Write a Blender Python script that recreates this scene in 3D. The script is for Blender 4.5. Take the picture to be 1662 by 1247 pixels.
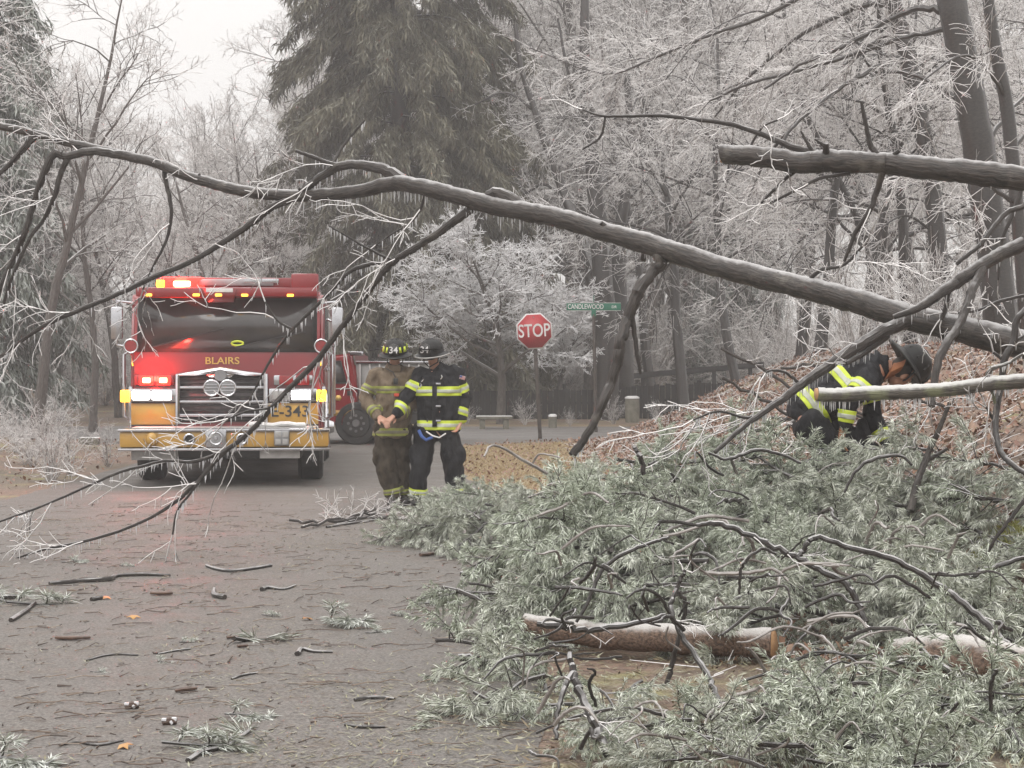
import bpy, bmesh, math, random
import numpy as np
from mathutils import Vector, Matrix, noise

for _o in list(bpy.data.objects):
    bpy.data.objects.remove(_o)
SC = bpy.context.scene
COL = SC.collection
R = math.radians

# ------------------------------------------------------------------ camera, sky, sun, exposure
F_PX = 3000.0            # focal length in pixels of the 1662 px wide photograph
HORIZON, CENTRE, EYE = 583.0, 831.0, 1.6
cam_d = bpy.data.cameras.new('camera')
cam_d.sensor_width = 36.0
cam_d.lens = F_PX / 1662.0 * 36.0
cam_d.shift_y = -(623.5 - HORIZON) / 1662.0
cam_d.clip_start, cam_d.clip_end = 0.1, 2000.0
cam = bpy.data.objects.new('camera', cam_d)
COL.objects.link(cam)
cam.location = (0, 0, EYE)
cam.rotation_euler = (R(90), 0, 0)
SC.camera = cam

world = bpy.data.worlds.new('World')
SC.world = world
world.use_nodes = True
wn, wl = world.node_tree.nodes, world.node_tree.links
wn.clear()
w_out = wn.new('ShaderNodeOutputWorld')
w_bg = wn.new('ShaderNodeBackground')
w_sky = wn.new('ShaderNodeTexSky')
w_sky.sky_type = 'NISHITA'
w_sky.sun_disc = False
w_sky.sun_elevation, w_sky.sun_rotation = R(48), R(200)
w_hs = wn.new('ShaderNodeHueSaturation')
w_hs.inputs['Saturation'].default_value = 0.12
w_tc = wn.new('ShaderNodeTexCoord')
w_sep = wn.new('ShaderNodeSeparateXYZ')
w_ramp = wn.new('ShaderNodeMapRange')          # even overcast: the zenith brighter than the horizon
w_ramp.inputs[1].default_value, w_ramp.inputs[2].default_value = 0.0, 1.0
w_ramp.inputs[3].default_value, w_ramp.inputs[4].default_value = 3.55, 12.2
w_mul = wn.new('ShaderNodeVectorMath'); w_mul.operation = 'SCALE'
w_mul.inputs[0].default_value = (1.0, 0.982, 0.958)
w_mix = wn.new('ShaderNodeMix'); w_mix.data_type = 'RGBA'
w_mix.inputs[0].default_value = 0.9
wl.new(w_sky.outputs[0], w_hs.inputs['Color'])
wl.new(w_tc.outputs['Generated'], w_sep.inputs[0])
wl.new(w_sep.outputs[2], w_ramp.inputs[0])
wl.new(w_ramp.outputs[0], w_mul.inputs['Scale'])
wl.new(w_hs.outputs[0], w_mix.inputs[6])
wl.new(w_mul.outputs[0], w_mix.inputs[7])
wl.new(w_mix.outputs[2], w_bg.inputs[0])
w_bg.inputs[1].default_value = 0.10
wl.new(w_bg.outputs[0], w_out.inputs[0])

sun_d = bpy.data.lights.new('sun', 'SUN')
sun_d.energy, sun_d.angle, sun_d.color = 0.6, R(40), (1.0, 0.97, 0.93)
sun = bpy.data.objects.new('sun', sun_d)
COL.objects.link(sun)
sun.rotation_euler = (R(42), 0, R(-20))

SC.view_settings.view_transform = 'Standard'
SC.view_settings.look = 'None'
SC.view_settings.gamma = 1.0
SC.view_settings.use_curve_mapping = False
SC.view_settings.exposure = 1.02
SC.render.engine = 'CYCLES'
SC.cycles.use_denoising = True
SC.cycles.max_bounces = 6
SC.cycles.diffuse_bounces = 3
SC.cycles.glossy_bounces = 2
SC.cycles.transmission_bounces = 3
SC.cycles.transparent_max_bounces = 8
SC.cycles.volume_bounces = 1
SC.cycles.caustics_reflective = False
SC.cycles.caustics_refractive = False

HAZE_DENSITY = 0.0024

# ------------------------------------------------------------------ helpers
def P(px, py, s):
    """a photograph pixel at scale s (pixels per metre there) -> its place in the world"""
    return np.array(((px - CENTRE) / s, F_PX / s, EYE - (py - HORIZON) / s))

def GS(py):
    return (py - HORIZON) / EYE

def GP(px, py):
    return P(px, py, GS(py))

def sstep(a, b, x):
    t = min(1.0, max(0.0, (x - a) / (b - a)))
    return t * t * (3 - 2 * t)

def bank(x, y):
    """height of the ground: flat road, a leafy bank rising on the right, a low verge on the left"""
    x0 = 0.75 + 1.9 * (1 - sstep(9.5, 13.0, y))
    h = 1.75 * sstep(x0, 6.0 + .5 * (x0 - .75), x) * (1 - sstep(32.5, 36.0, y))
    h += 0.5 * sstep(6, 16, x) * (1 - sstep(32.5, 36.0, y))
    h += 0.35 * sstep(-5.9, -10, x) * (1 - sstep(31, 35, y))
    if y > 46:
        h += 0.02 * (y - 46) * sstep(46, 60, y)
    if h > 0.02:
        k = min(1.0, h * 2.5)
        h += k * 0.10 * (noise.noise(Vector((x * 0.8, y * 0.8, 0.3)))) + k * 0.04 * noise.noise(Vector((x * 2.7, y * 2.7, 1.3)))
    return h

def link(o, parent=None):
    COL.objects.link(o)
    if parent is not None:
        o.parent = parent
    return o

def tag(o, label=None, cat=None, group=None, kind=None):
    if label: o['label'] = label
    if cat: o['category'] = cat
    if group: o['group'] = group
    if kind: o['kind'] = kind
    return o

def thing(name, label, cat, loc=(0, 0, 0), rz=0.0, group=None):
    o = bpy.data.objects.new(name, None)
    o.empty_display_size = 0.2
    link(o)
    o.location = loc
    o.rotation_euler = (0, 0, rz)
    return tag(o, label, cat, group)

def copy_tree(o, parent=None):
    c = o.copy()
    link(c, parent)
    for ch in list(o.children):
        copy_tree(ch, c)
    return c

def np_mesh(name, verts, faces_flat, sizes, uvs=None):
    me = bpy.data.meshes.new(name)
    verts = np.asarray(verts, dtype=np.float32)
    faces_flat = np.asarray(faces_flat, dtype=np.int32)
    sizes = np.asarray(sizes, dtype=np.int32)
    me.vertices.add(len(verts))
    me.vertices.foreach_set('co', verts.ravel())
    me.loops.add(len(faces_flat))
    me.loops.foreach_set('vertex_index', faces_flat)
    me.polygons.add(len(sizes))
    st = np.zeros(len(sizes), dtype=np.int32)
    st[1:] = np.cumsum(sizes)[:-1]
    me.polygons.foreach_set('loop_start', st)
    me.polygons.foreach_set('loop_total', sizes)
    if uvs is not None:
        ul = me.uv_layers.new(name='UVMap')
        ul.data.foreach_set('uv', np.asarray(uvs, dtype=np.float32).ravel())
    me.update(calc_edges=True)
    me.validate()
    return me

class MB:
    """collects shapes and links them as ONE mesh object"""
    def __init__(self, origin=(0, 0, 0)):
        self.v, self.f, self.uv, self.nv = [], [], [], 0
        self.o = np.array(origin, dtype=float)
    def add(self, verts, faces, uvs=None):
        verts = np.asarray(verts, dtype=float)
        b = self.nv
        self.v.append(verts)
        self.nv += len(verts)
        for k, f in enumerate(faces):
            self.f.append([b + i for i in f])
            self.uv.append(uvs[k] if uvs is not None else [(0.0, 0.0)] * len(f))
        return self
    def box(self, c, size, rot=None, bevel=0.0):
        bm = bmesh.new()
        bmesh.ops.create_cube(bm, size=1.0)
        for v in bm.verts:
            v.co = Vector((v.co.x * size[0], v.co.y * size[1], v.co.z * size[2]))
        if bevel > 0:
            bmesh.ops.bevel(bm, geom=list(bm.edges), offset=bevel, segments=2, affect='EDGES', profile=0.6)
        return self.bm(bm, c, rot)
    def bm(self, bm, c=(0, 0, 0), rot=None):
        m = rot.to_4x4() if rot is not None else Matrix()
        vs = [tuple((m @ v.co) + Vector(c)) for v in bm.verts]
        bm.verts.index_update()
        fs = [[v.index for v in f.verts] for f in bm.faces]
        bm.free()
        return self.add(vs, fs)
    def tube(self, pts, radii, n=8, caps=True, flat=(1.0, 1.0), round_ends=False, lump=0.0, seed=0):
        pts = np.asarray(pts, dtype=float)
        radii = np.ones(len(pts)) * np.asarray(radii, dtype=float)
        if round_ends:
            d0 = pts[0] - pts[1]; d0 /= (np.linalg.norm(d0) + 1e-9)
            d1 = pts[-1] - pts[-2]; d1 /= (np.linalg.norm(d1) + 1e-9)
            r0, r1 = radii[0], radii[-1]
            pts = np.vstack([[pts[0] + d0 * r0 * 0.85], [pts[0] + d0 * r0 * 0.5], pts, [pts[-1] + d1 * r1 * 0.5], [pts[-1] + d1 * r1 * 0.85]])
            radii = np.concatenate([[r0 * 0.45, r0 * 0.85], radii, [r1 * 0.85, r1 * 0.45]])
        m = len(pts)
        tan = np.gradient(pts, axis=0)
        tan /= (np.linalg.norm(tan, axis=1)[:, None] + 1e-12)
        ref = np.array((0, 0, 1.0)) if abs(tan[0][2]) < 0.9 else np.array((1.0, 0, 0))
        u = np.cross(ref, tan[0]); u /= np.linalg.norm(u)
        ang = np.arange(n) * 2 * math.pi / n
        ca, sa = np.cos(ang), np.sin(ang)
        rings, ll, acc = [], [], 0.0
        rng = np.random.RandomState(seed)
        for i in range(m):
            u = u - tan[i] * np.dot(u, tan[i]); u /= (np.linalg.norm(u) + 1e-12)
            w = np.cross(tan[i], u)
            rr = radii[i]
            if lump:
                q = 0.9 / max(radii.max(), 0.004)
                rr = rr * (1 + lump * 1.6 * np.array([(lambda p_: noise.noise(p_) + .55 * noise.noise(p_ * 2.9))(Vector(((pts[i] + rr * (ca[j] * u + sa[j] * w)) * q + seed * 7.7).tolist())) for j in range(n)]))[:, None]
            else:
                rr = np.full((n, 1), rr)
            rings.append(pts[i] + rr * (ca[:, None] * u * flat[0] + sa[:, None] * w * flat[1]))
            if i: acc += np.linalg.norm(pts[i] - pts[i - 1])
            ll.append(acc)
        V = np.vstack(rings)
        fs, uvs = [], []
        for i in range(m - 1):
            c0 = 2 * math.pi * max(radii[i], 1e-4)
            for j in range(n):
                k = (j + 1) % n
                fs.append((i * n + j, i * n + k, (i + 1) * n + k, (i + 1) * n + j))
                uvs.append([(j / n, ll[i]), ((j + 1) / n, ll[i]), ((j + 1) / n, ll[i + 1]), (j / n, ll[i + 1])])
        if caps:
            fs.append(tuple(range(n - 1, -1, -1))); uvs.append([(0.5, 0)] * n)
            fs.append(tuple((m - 1) * n + j for j in range(n))); uvs.append([(0.5, ll[-1])] * n)
        return self.add(V, fs, uvs)
    def cyl(self, p0, p1, r0, r1=None, n=16):
        return self.tube([p0, p1], [r0, r0 if r1 is None else r1], n)
    def ball(self, c, rad, n=12, m=8, rot=None):
        vs, fs = [], []
        vs.append((0, 0, 1))
        for i in range(1, m):
            t = math.pi * i / m
            for j in range(n):
                a = 2 * math.pi * j / n
                vs.append((math.sin(t) * math.cos(a), math.sin(t) * math.sin(a), math.cos(t)))
        vs.append((0, 0, -1))
        for j in range(n):
            fs.append((0, 1 + j, 1 + (j + 1) % n))
            for i in range(m - 2):
                a = 1 + i * n
                fs.append((a + j, a + n + j, a + n + (j + 1) % n, a + (j + 1) % n))
            a = 1 + (m - 2) * n
            fs.append((a + j, len(vs) - 1, a + (j + 1) % n))
        V = np.array(vs) * np.array(rad)
        if rot is not None:
            V = V @ np.array(rot.to_3x3()).T
        return self.add(V + np.array(c), fs)
    def loft(self, rings, caps=True):
        n = len(rings[0]); m = len(rings)
        V = np.vstack(rings)
        fs = [(i * n + j, i * n + (j + 1) % n, (i + 1) * n + (j + 1) % n, (i + 1) * n + j) for i in range(m - 1) for j in range(n)]
        if caps:
            fs.append(tuple(range(n - 1, -1, -1)))
            fs.append(tuple((m - 1) * n + j for j in range(n)))
        return self.add(V, fs)
    def prism(self, poly, y0, y1):
        """polygon given in (x, z), extruded along y"""
        n = len(poly)
        V = [(x, y0, z) for x, z in poly] + [(x, y1, z) for x, z in poly]
        fs = [tuple(range(n - 1, -1, -1)), tuple(range(n, 2 * n))]
        fs += [(j, (j + 1) % n, n + (j + 1) % n, n + j) for j in range(n)]
        return self.add(V, fs)
    def mesh(self, name, mat=None, smooth=True):
        V = np.vstack(self.v) - self.o
        sizes = [len(f) for f in self.f]
        flat = [i for f in self.f for i in f]
        uvs = [c for u in self.uv for c in u]
        me = np_mesh(name, V, flat, sizes, uvs)
        if mat is not None: me.materials.append(mat)
        if smooth:
            me.shade_smooth()
            try: me.set_sharp_from_angle(angle=R(38))
            except Exception: pass
        return me
    def obj(self, name, mat, parent=None, smooth=True, fix=True):
        me = self.mesh(name, mat, smooth)
        if fix: fix_normals(me)
        return link(bpy.data.objects.new(name, me), parent)

def fix_normals(me):
    bm = bmesh.new(); bm.from_mesh(me)
    bmesh.ops.recalc_face_normals(bm, faces=list(bm.faces))
    bm.to_mesh(me); bm.free()

def part(name, mb, mat, parent, smooth=True):
    return mb.obj(name, mat, parent, smooth)

# thin twigs: every segment a three-sided tapered prism, all of them built at once
def seg_mesh(name, segs, mat, origin=(0, 0, 0)):
    a = np.asarray(segs, dtype=np.float64)
    p0, p1, r0, r1 = a[:, 0:3], a[:, 3:6], a[:, 6], a[:, 7]
    d = p1 - p0
    ln = np.linalg.norm(d, axis=1)[:, None] + 1e-9
    d = d / ln
    ref = np.where((np.abs(d[:, 2]) < 0.9)[:, None], np.array((0, 0, 1.0)), np.array((1.0, 0, 0)))
    u = np.cross(ref, d); u /= np.linalg.norm(u, axis=1)[:, None]
    w = np.cross(d, u)
    N = len(a)
    V = np.empty((N, 6, 3))
    for k in range(3):
        t = 2 * math.pi * k / 3 + math.pi / 2
        off = math.cos(t) * u + math.sin(t) * w
        V[:, k] = p0 + off * r0[:, None]
        V[:, 3 + k] = p1 + off * r1[:, None]
    b = (np.arange(N) * 6)[:, None]
    q = np.array([[0, 1, 4, 3], [1, 2, 5, 4], [2, 0, 3, 5]]).reshape(1, 12)
    flat = (b + q).ravel()
    me = np_mesh(name, V.reshape(-1, 3) - np.array(origin), flat, np.full(N * 3, 4))
    me.materials.append(mat)
    me.shade_smooth()
    return me

def quad_mesh(name, V4, mat, origin=(0, 0, 0)):
    """V4: (N,4,3) -> N folded diamonds of two triangles each (0,1,2) (0,2,3)"""
    N = len(V4)
    b = (np.arange(N) * 4)[:, None]
    q = np.array([[0, 1, 2, 0, 2, 3]])
    me = np_mesh(name, V4.reshape(-1, 3) - np.array(origin), (b + q).ravel(), np.full(N * 2, 3))
    me.materials.append(mat)
    return me

def unit(v):
    v = np.asarray(v, dtype=float)
    return v / (np.linalg.norm(v) + 1e-12)

def spline(pts, n):
    """Catmull-Rom through rows of pts (any number of columns), n samples per span"""
    p = np.asarray(pts, dtype=float)
    p = np.vstack([2 * p[0] - p[1], p, 2 * p[-1] - p[-2]])
    out = []
    for i in range(1, len(p) - 2):
        for k in range(n):
            t = k / n
            out.append(0.5 * ((2 * p[i]) + (-p[i - 1] + p[i + 1]) * t + (2 * p[i - 1] - 5 * p[i] + 4 * p[i + 1] - p[i + 2]) * t * t
                              + (-p[i - 1] + 3 * p[i] - 3 * p[i + 1] + p[i + 2]) * t ** 3))
    out.append(p[-2])
    return np.array(out)

def limb(rows, n=5, wob=0.0, seed=0):
    """rows of (px, py, scale, width px) -> centre line and radii in the world"""
    rows = np.array([list(P(a, b, c)) + [w / c / 2] for a, b, c, w in rows])
    q = spline(rows, n)
    rng = np.random.RandomState(seed)
    if wob:
        q[1:-1, :3] += rng.normal(0, wob, (len(q) - 2, 3)) * q[1:-1, 3:4]
    return q[:, :3], np.maximum(q[:, 3], 0.002)

# ------------------------------------------------------------------ materials
def nodes_of(name):
    m = bpy.data.materials.new(name)
    m.use_nodes = True
    nt = m.node_tree
    return m, nt, nt.nodes['Principled BSDF']

def mixc(nt, fac, a, b):
    mx = nt.nodes.new('ShaderNodeMix'); mx.data_type = 'RGBA'
    if hasattr(fac, 'is_linked'): nt.links.new(fac, mx.inputs[0])
    else: mx.inputs[0].default_value = fac
    for v, s in ((a, 6), (b, 7)):
        if hasattr(v, 'is_linked'): nt.links.new(v, mx.inputs[s])
        else: mx.inputs[s].default_value = (*v, 1)
    return mx.outputs[2]

def noise_fac(nt, scale, lo=0.35, hi=0.65, detail=3, coord='Object', stretch=None, rough=0.6):
    tc = nt.nodes.new('ShaderNodeTexCoord')
    src = tc.outputs[coord]
    if stretch:
        mp = nt.nodes.new('ShaderNodeMapping'); mp.inputs['Scale'].default_value = stretch
        nt.links.new(src, mp.inputs[0]); src = mp.outputs[0]
    nz = nt.nodes.new('ShaderNodeTexNoise')
    nz.inputs['Scale'].default_value = scale
    nz.inputs['Detail'].default_value = detail
    nz.inputs['Roughness'].default_value = rough
    nt.links.new(src, nz.inputs['Vector'])
    mr = nt.nodes.new('ShaderNodeMapRange')
    mr.inputs[1].default_value, mr.inputs[2].default_value = lo, hi
    nt.links.new(nz.outputs[0], mr.inputs[0])
    return mr.outputs[0], nz.outputs[0]

def frost_fac(nt, lo, hi, nscale=18, namp=0.5):
    """frost lies on what faces up, broken by noise"""
    g = nt.nodes.new('ShaderNodeNewGeometry')
    sp = nt.nodes.new('ShaderNodeSeparateXYZ'); nt.links.new(g.outputs['Normal'], sp.inputs[0])
    _, nz = noise_fac(nt, nscale, detail=4)
    ma = nt.nodes.new('ShaderNodeMath'); ma.operation = 'MULTIPLY_ADD'
    nt.links.new(nz, ma.inputs[0]); ma.inputs[1].default_value = namp
    nt.links.new(sp.outputs[2], ma.inputs[2])
    mr = nt.nodes.new('ShaderNodeMapRange')
    mr.interpolation_type = 'SMOOTHSTEP'
    mr.inputs[1].default_value, mr.inputs[2].default_value = lo + namp / 2, hi + namp / 2
    nt.links.new(ma.outputs[0], mr.inputs[0])
    return mr.outputs[0]

def bump(nt, b, height, strength, dist=0.02):
    bp = nt.nodes.new('ShaderNodeBump')
    bp.inputs['Strength'].default_value = strength
    bp.inputs['Distance'].default_value = dist
    nt.links.new(height, bp.inputs['Height'])
    nt.links.new(bp.outputs[0], b.inputs['Normal'])

def pm(name, c1, c2=None, scale=8, rough=0.6, metal=0.0, bmp=0.0, frost=None, frost_c=(0.55, 0.55, 0.55), coat=0.0, patch=None, coord='Object', stretch=None, dist=0.01, island=None, spec=0.5, detail=4):
    m, nt, b = nodes_of(name)
    col = c1
    f, raw = noise_fac(nt, scale, coord=coord, stretch=stretch, detail=detail)
    if c2 is not None:
        col = mixc(nt, f, c1, c2)
    if patch is not None:
        pf, _ = noise_fac(nt, patch[1], patch[2], patch[3], 5)
        col = mixc(nt, pf, col, patch[0])
    if island is not None:
        g = nt.nodes.new('ShaderNodeNewGeometry')
        rp = nt.nodes.new('ShaderNodeValToRGB')
        rp.color_ramp.interpolation = 'LINEAR'
        els = rp.color_ramp.elements
        for k, c in enumerate(island):
            e = els[k] if k < 2 else els.new(0.5)
            e.position = k / (len(island) - 1); e.color = (*c, 1)
        for k, c in enumerate(island):
            els[k].position = k / (len(island) - 1); els[k].color = (*c, 1)
        nt.links.new(g.outputs['Random Per Island'], rp.inputs[0])
        col = mixc(nt, 0.75, col, rp.outputs[0])
    if frost is not None:
        ff = frost_fac(nt, frost[0], frost[1])
        col = mixc(nt, ff, col, frost_c)
    if hasattr(col, 'is_linked'): nt.links.new(col, b.inputs['Base Color'])
    else: b.inputs['Base Color'].default_value = (*col, 1)
    b.inputs['Roughness'].default_value = rough
    b.inputs['Metallic'].default_value = metal
    b.inputs['Specular IOR Level'].default_value = spec
    if coat:
        b.inputs['Coat Weight'].default_value = coat
        b.inputs['Coat Roughness'].default_value = 0.12
    if bmp: bump(nt, b, raw, bmp, dist)
    return m

def emis(name, c, strength):
    m, nt, b = nodes_of(name)
    f, _ = noise_fac(nt, 60)
    nt.links.new(mixc(nt, f, c, tuple(min(1, x * 1.1) for x in c)), b.inputs['Emission Color'])
    b.inputs['Base Color'].default_value = (*c, 1)
    b.inputs['Emission Strength'].default_value = strength
    b.inputs['Roughness'].default_value = 0.2
    return m

M = {}
M['bark'] = pm('bark', (0.011, 0.0080, 0.0068), (0.062, 0.048, 0.041), 7, 0.5, bmp=1.0, frost=(0.52, 1.1), frost_c=(0.48, 0.47, 0.47), coord='UV', stretch=(4.0, 1.3, 1), dist=0.014, coat=0.15, patch=((0.115, 0.100, 0.085), 5.5, 0.58, 0.72))
M['frosted_bark'] = pm('frosted_bark', (0.030, 0.024, 0.021), (0.12, 0.105, 0.085), 7, 0.5, bmp=0.9, frost=(0.15, 0.75), frost_c=(0.60, 0.595, 0.58), coord='UV', stretch=(4.0, 1.3, 1), dist=0.014, coat=0.25, patch=((0.17, 0.18, 0.10), 4.5, 0.52, 0.66))
M['bark_far'] = pm('bark_far', (0.060, 0.050, 0.045), (0.13, 0.115, 0.105), 5, 0.7, bmp=0.5, frost=(0.5, 1.0), coord='UV', stretch=(4.0, 1.6, 1), dist=0.03)
M['bark_dark'] = pm('bark_dark', (0.010, 0.0075, 0.0065), (0.036, 0.028, 0.025), 8, 0.5, bmp=0.5, frost=(0.45, 0.95), frost_c=(0.42, 0.41, 0.41), coord='UV', stretch=(3.0, 5.0, 1), coat=0.4)
M['pine_bark'] = pm('pine_bark', (0.055, 0.035, 0.026), (0.22, 0.145, 0.105), 6, 0.75, bmp=0.8, frost=(0.40, 1.0), frost_c=(0.56, 0.54, 0.52), coord='UV', stretch=(5.0, 9.0, 1), dist=0.02)
M['cut_wood'] = pm('cut_wood', (0.55, 0.33, 0.17), (0.40, 0.22, 0.11), 22, 0.7, bmp=0.3)
M['twig_far'] = pm('twig_far', (0.20, 0.18, 0.178), (0.36, 0.34, 0.34), 0.6, 0.5, frost=(-0.2, 0.8), frost_c=(0.76, 0.73, 0.715), island=((0.16, 0.138, 0.13), (0.39, 0.36, 0.348), (0.60, 0.572, 0.56)))
M['twig_ice'] = pm('twig_ice', (0.14, 0.125, 0.12), (0.36, 0.34, 0.335), 2.0, 0.3, frost=(-0.3, 0.7), frost_c=(0.80, 0.77, 0.76), coat=0.4, island=((0.065, 0.053, 0.048), (0.35, 0.325, 0.315), (0.64, 0.615, 0.605)))
M['twig_white'] = pm('twig_white', (0.30, 0.29, 0.28), (0.55, 0.54, 0.54), 2.0, 0.4, frost=(-0.6, 0.5), frost_c=(0.76, 0.75, 0.76), island=((0.22, 0.20, 0.19), (0.5, 0.49, 0.49), (0.72, 0.71, 0.72)))
M['pale_twig'] = pm('pale_twig', (0.10, 0.082, 0.072), (0.28, 0.25, 0.23), 9, 0.5, frost=(0.3, 1.1), frost_c=(0.52, 0.50, 0.49), coat=0.3)
M['ice'] = pm('ice', (0.62, 0.62, 0.64), (0.80, 0.80, 0.82), 30, 0.08, coat=0.6)
M['needle'] = pm('needle', (0.20, 0.235, 0.155), (0.47, 0.515, 0.40), 3, 0.5, frost=(-0.05, 0.9), frost_c=(0.78, 0.82, 0.72), island=((0.075, 0.092, 0.048), (0.31, 0.355, 0.255), (0.52, 0.565, 0.455), (0.74, 0.775, 0.67)))
M['needle_pale'] = pm('needle_pale', (0.28, 0.30, 0.21), (0.52, 0.55, 0.44), 3, 0.5, frost=(-0.2, 0.8), frost_c=(0.78, 0.80, 0.72), island=((0.14, 0.15, 0.09), (0.38, 0.41, 0.32), (0.56, 0.59, 0.50), (0.74, 0.76, 0.68)))
M['needle_road'] = pm('needle_road', (0.22, 0.25, 0.19), (0.40, 0.41, 0.34), 5, 0.4, frost=(0.1, 0.9), frost_c=(0.62, 0.64, 0.60), island=((0.14, 0.15, 0.09), (0.30, 0.32, 0.25), (0.52, 0.53, 0.48)))
M['conifer'] = pm('conifer', (0.050, 0.046, 0.028), (0.180, 0.160, 0.090), 0.45, 0.6, frost=(0.45, 1.15), frost_c=(0.34, 0.345, 0.29), island=((0.032, 0.029, 0.019), (0.078, 0.071, 0.045), (0.165, 0.152, 0.108)))
M['conifer_frost'] = pm('conifer_frost', (0.06, 0.07, 0.055), (0.18, 0.20, 0.17), 1.2, 0.5, frost=(0.2, 1.0), frost_c=(0.48, 0.50, 0.48), island=((0.05, 0.06, 0.04), (0.15, 0.17, 0.14), (0.36, 0.38, 0.36)))
M['leaf'] = pm('leaf', (0.16, 0.075, 0.040), (0.30, 0.17, 0.10), 6, 0.45, coat=0.3, island=((0.075, 0.030, 0.020), (0.17, 0.070, 0.045), (0.27, 0.14, 0.085), (0.31, 0.215, 0.155)))
M['orange_leaf'] = pm('orange_leaf', (0.42, 0.17, 0.04), (0.52, 0.30, 0.08), 9, 0.4, coat=0.3)
M['debris'] = pm('debris', (0.05, 0.035, 0.027), (0.15, 0.10, 0.075), 9, 0.5, island=((0.028, 0.018, 0.014), (0.085, 0.055, 0.042), (0.21, 0.15, 0.105), (0.36, 0.31, 0.26)), coat=0.3)
M['bark_chip'] = pm('bark_chip', (0.045, 0.024, 0.017), (0.12, 0.065, 0.042), 14, 0.5, bmp=0.5, coat=0.3)
# fire engine and pickup
M['red'] = pm('red_paint', (0.235, 0.009, 0.013), (0.195, 0.009, 0.012), 1.5, 0.28, coat=0.8)
M['yellow'] = pm('yellow_band', (0.50, 0.285, 0.055), (0.43, 0.24, 0.045), 3, 0.35, coat=0.5)
M['chrome'] = pm('chrome', (0.62, 0.62, 0.64), (0.50, 0.50, 0.52), 5, 0.16, metal=1.0)
M['steel'] = pm('steel', (0.40, 0.40, 0.41), (0.30, 0.30, 0.31), 4, 0.38, metal=0.9)
M['alu'] = pm('aluminium', (0.52, 0.51, 0.50), (0.44, 0.43, 0.42), 4, 0.42, metal=0.55)
M['black'] = pm('black_rubber', (0.012, 0.012, 0.012), (0.025, 0.024, 0.023), 20, 0.65, bmp=0.2)
M['dark'] = pm('dark_metal', (0.02, 0.02, 0.02), (0.04, 0.038, 0.036), 6, 0.5)
M['grille_dark'] = pm('grille_dark', (0.065, 0.058, 0.062), (0.11, 0.098, 0.10), 18, 0.35, metal=0.4)
M['glass'] = pm('windscreen_glass', (0.034, 0.031, 0.031), (0.060, 0.055, 0.055), 1.2, 0.13, spec=0.8)
M['white'] = pm('white_plate', (0.70, 0.69, 0.68), (0.60, 0.59, 0.58), 10, 0.5)
M['gold'] = pm('gold_letters', (0.75, 0.50, 0.14), (0.62, 0.40, 0.10), 20, 0.35, metal=0.3)
M['lamp_red'] = emis('lamp_red', (1.0, 0.012, 0.008), 4.0)
M['lamp_hot'] = emis('lamp_red_core', (1.0, 0.20, 0.10), 12.0)
M['lamp_amber'] = emis('lamp_amber', (1.0, 0.42, 0.02), 4.0)
M['marker'] = emis('marker_amber', (1.0, 0.50, 0.05), 1.6)
M['headlight'] = emis('headlight', (1.0, 0.97, 0.93), 12.0)
M['red_lens'] = pm('red_lens', (0.30, 0.01, 0.012), (0.22, 0.01, 0.01), 20, 0.12, coat=0.8)
M['lens_grey'] = pm('lens_grey', (0.30, 0.29, 0.28), (0.40, 0.39, 0.38), 12, 0.15, coat=0.6)
# signs and street things
M['sign_red'] = pm('sign_red', (0.42, 0.028, 0.036), (0.37, 0.025, 0.032), 6, 0.45)
M['sign_white'] = pm('sign_white', (0.72, 0.70, 0.70), (0.64, 0.62, 0.62), 6, 0.45)
M['sign_green'] = pm('sign_green', (0.012, 0.16, 0.095), (0.012, 0.13, 0.08), 6, 0.45)
M['post'] = pm('post_metal', (0.045, 0.035, 0.030), (0.085, 0.070, 0.062), 9, 0.6, metal=0.2)
M['fence'] = pm('fence_wood', (0.010, 0.009, 0.009), (0.022, 0.019, 0.019), 5, 0.8, stretch=(6, 6, 1), bmp=0.2)
M['stone'] = pm('stone', (0.12, 0.112, 0.088), (0.19, 0.178, 0.145), 7, 0.8, bmp=0.5, frost=(0.6, 0.95), frost_c=(0.72, 0.72, 0.71))
# firefighters
M['crumbs'] = pm('crumbs', (0.16, 0.13, 0.08), (0.30, 0.27, 0.17), 9, 0.6, island=((0.06, 0.038, 0.022), (0.17, 0.12, 0.07), (0.26, 0.26, 0.15), (0.42, 0.42, 0.33)))
M['tan_gear'] = pm('tan_turnout_cloth', (0.125, 0.094, 0.065), (0.19, 0.147, 0.105), 16, 0.85, bmp=0.9, dist=0.03, spec=0.2, detail=3, stretch=(1, 1, .5))
M['tan_trousers'] = pm('olive_trouser_cloth', (0.036, 0.028, 0.021), (0.070, 0.056, 0.041), 16, 0.85, bmp=0.9, dist=0.03, spec=0.2, detail=3, stretch=(1, 1, .5))
M['black_gear'] = pm('black_turnout_cloth', (0.007, 0.007, 0.009), (0.022, 0.022, 0.025), 16, 0.75, bmp=0.9, dist=0.03, spec=0.25, detail=3, stretch=(1, 1, .5))
M['lime'] = pm('lime_band', (0.60, 0.72, 0.055), (0.52, 0.62, 0.05), 12, 0.5)
M['lime_dirty'] = pm('worn_lime_band', (0.36, 0.40, 0.075), (0.25, 0.27, 0.06), 9, 0.6)
M['silver_dirty'] = pm('worn_silver_band', (0.24, 0.22, 0.15), (0.17, 0.15, 0.10), 9, 0.5)
M['silver'] = pm('silver_band', (0.52, 0.54, 0.45), (0.44, 0.46, 0.38), 12, 0.4)
M['helmet'] = pm('black_helmet', (0.007, 0.0066, 0.007), (0.015, 0.014, 0.014), 8, 0.5, spec=0.3)
M['skin'] = pm('skin', (0.42, 0.22, 0.15), (0.50, 0.28, 0.20), 14, 0.55)
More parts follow.
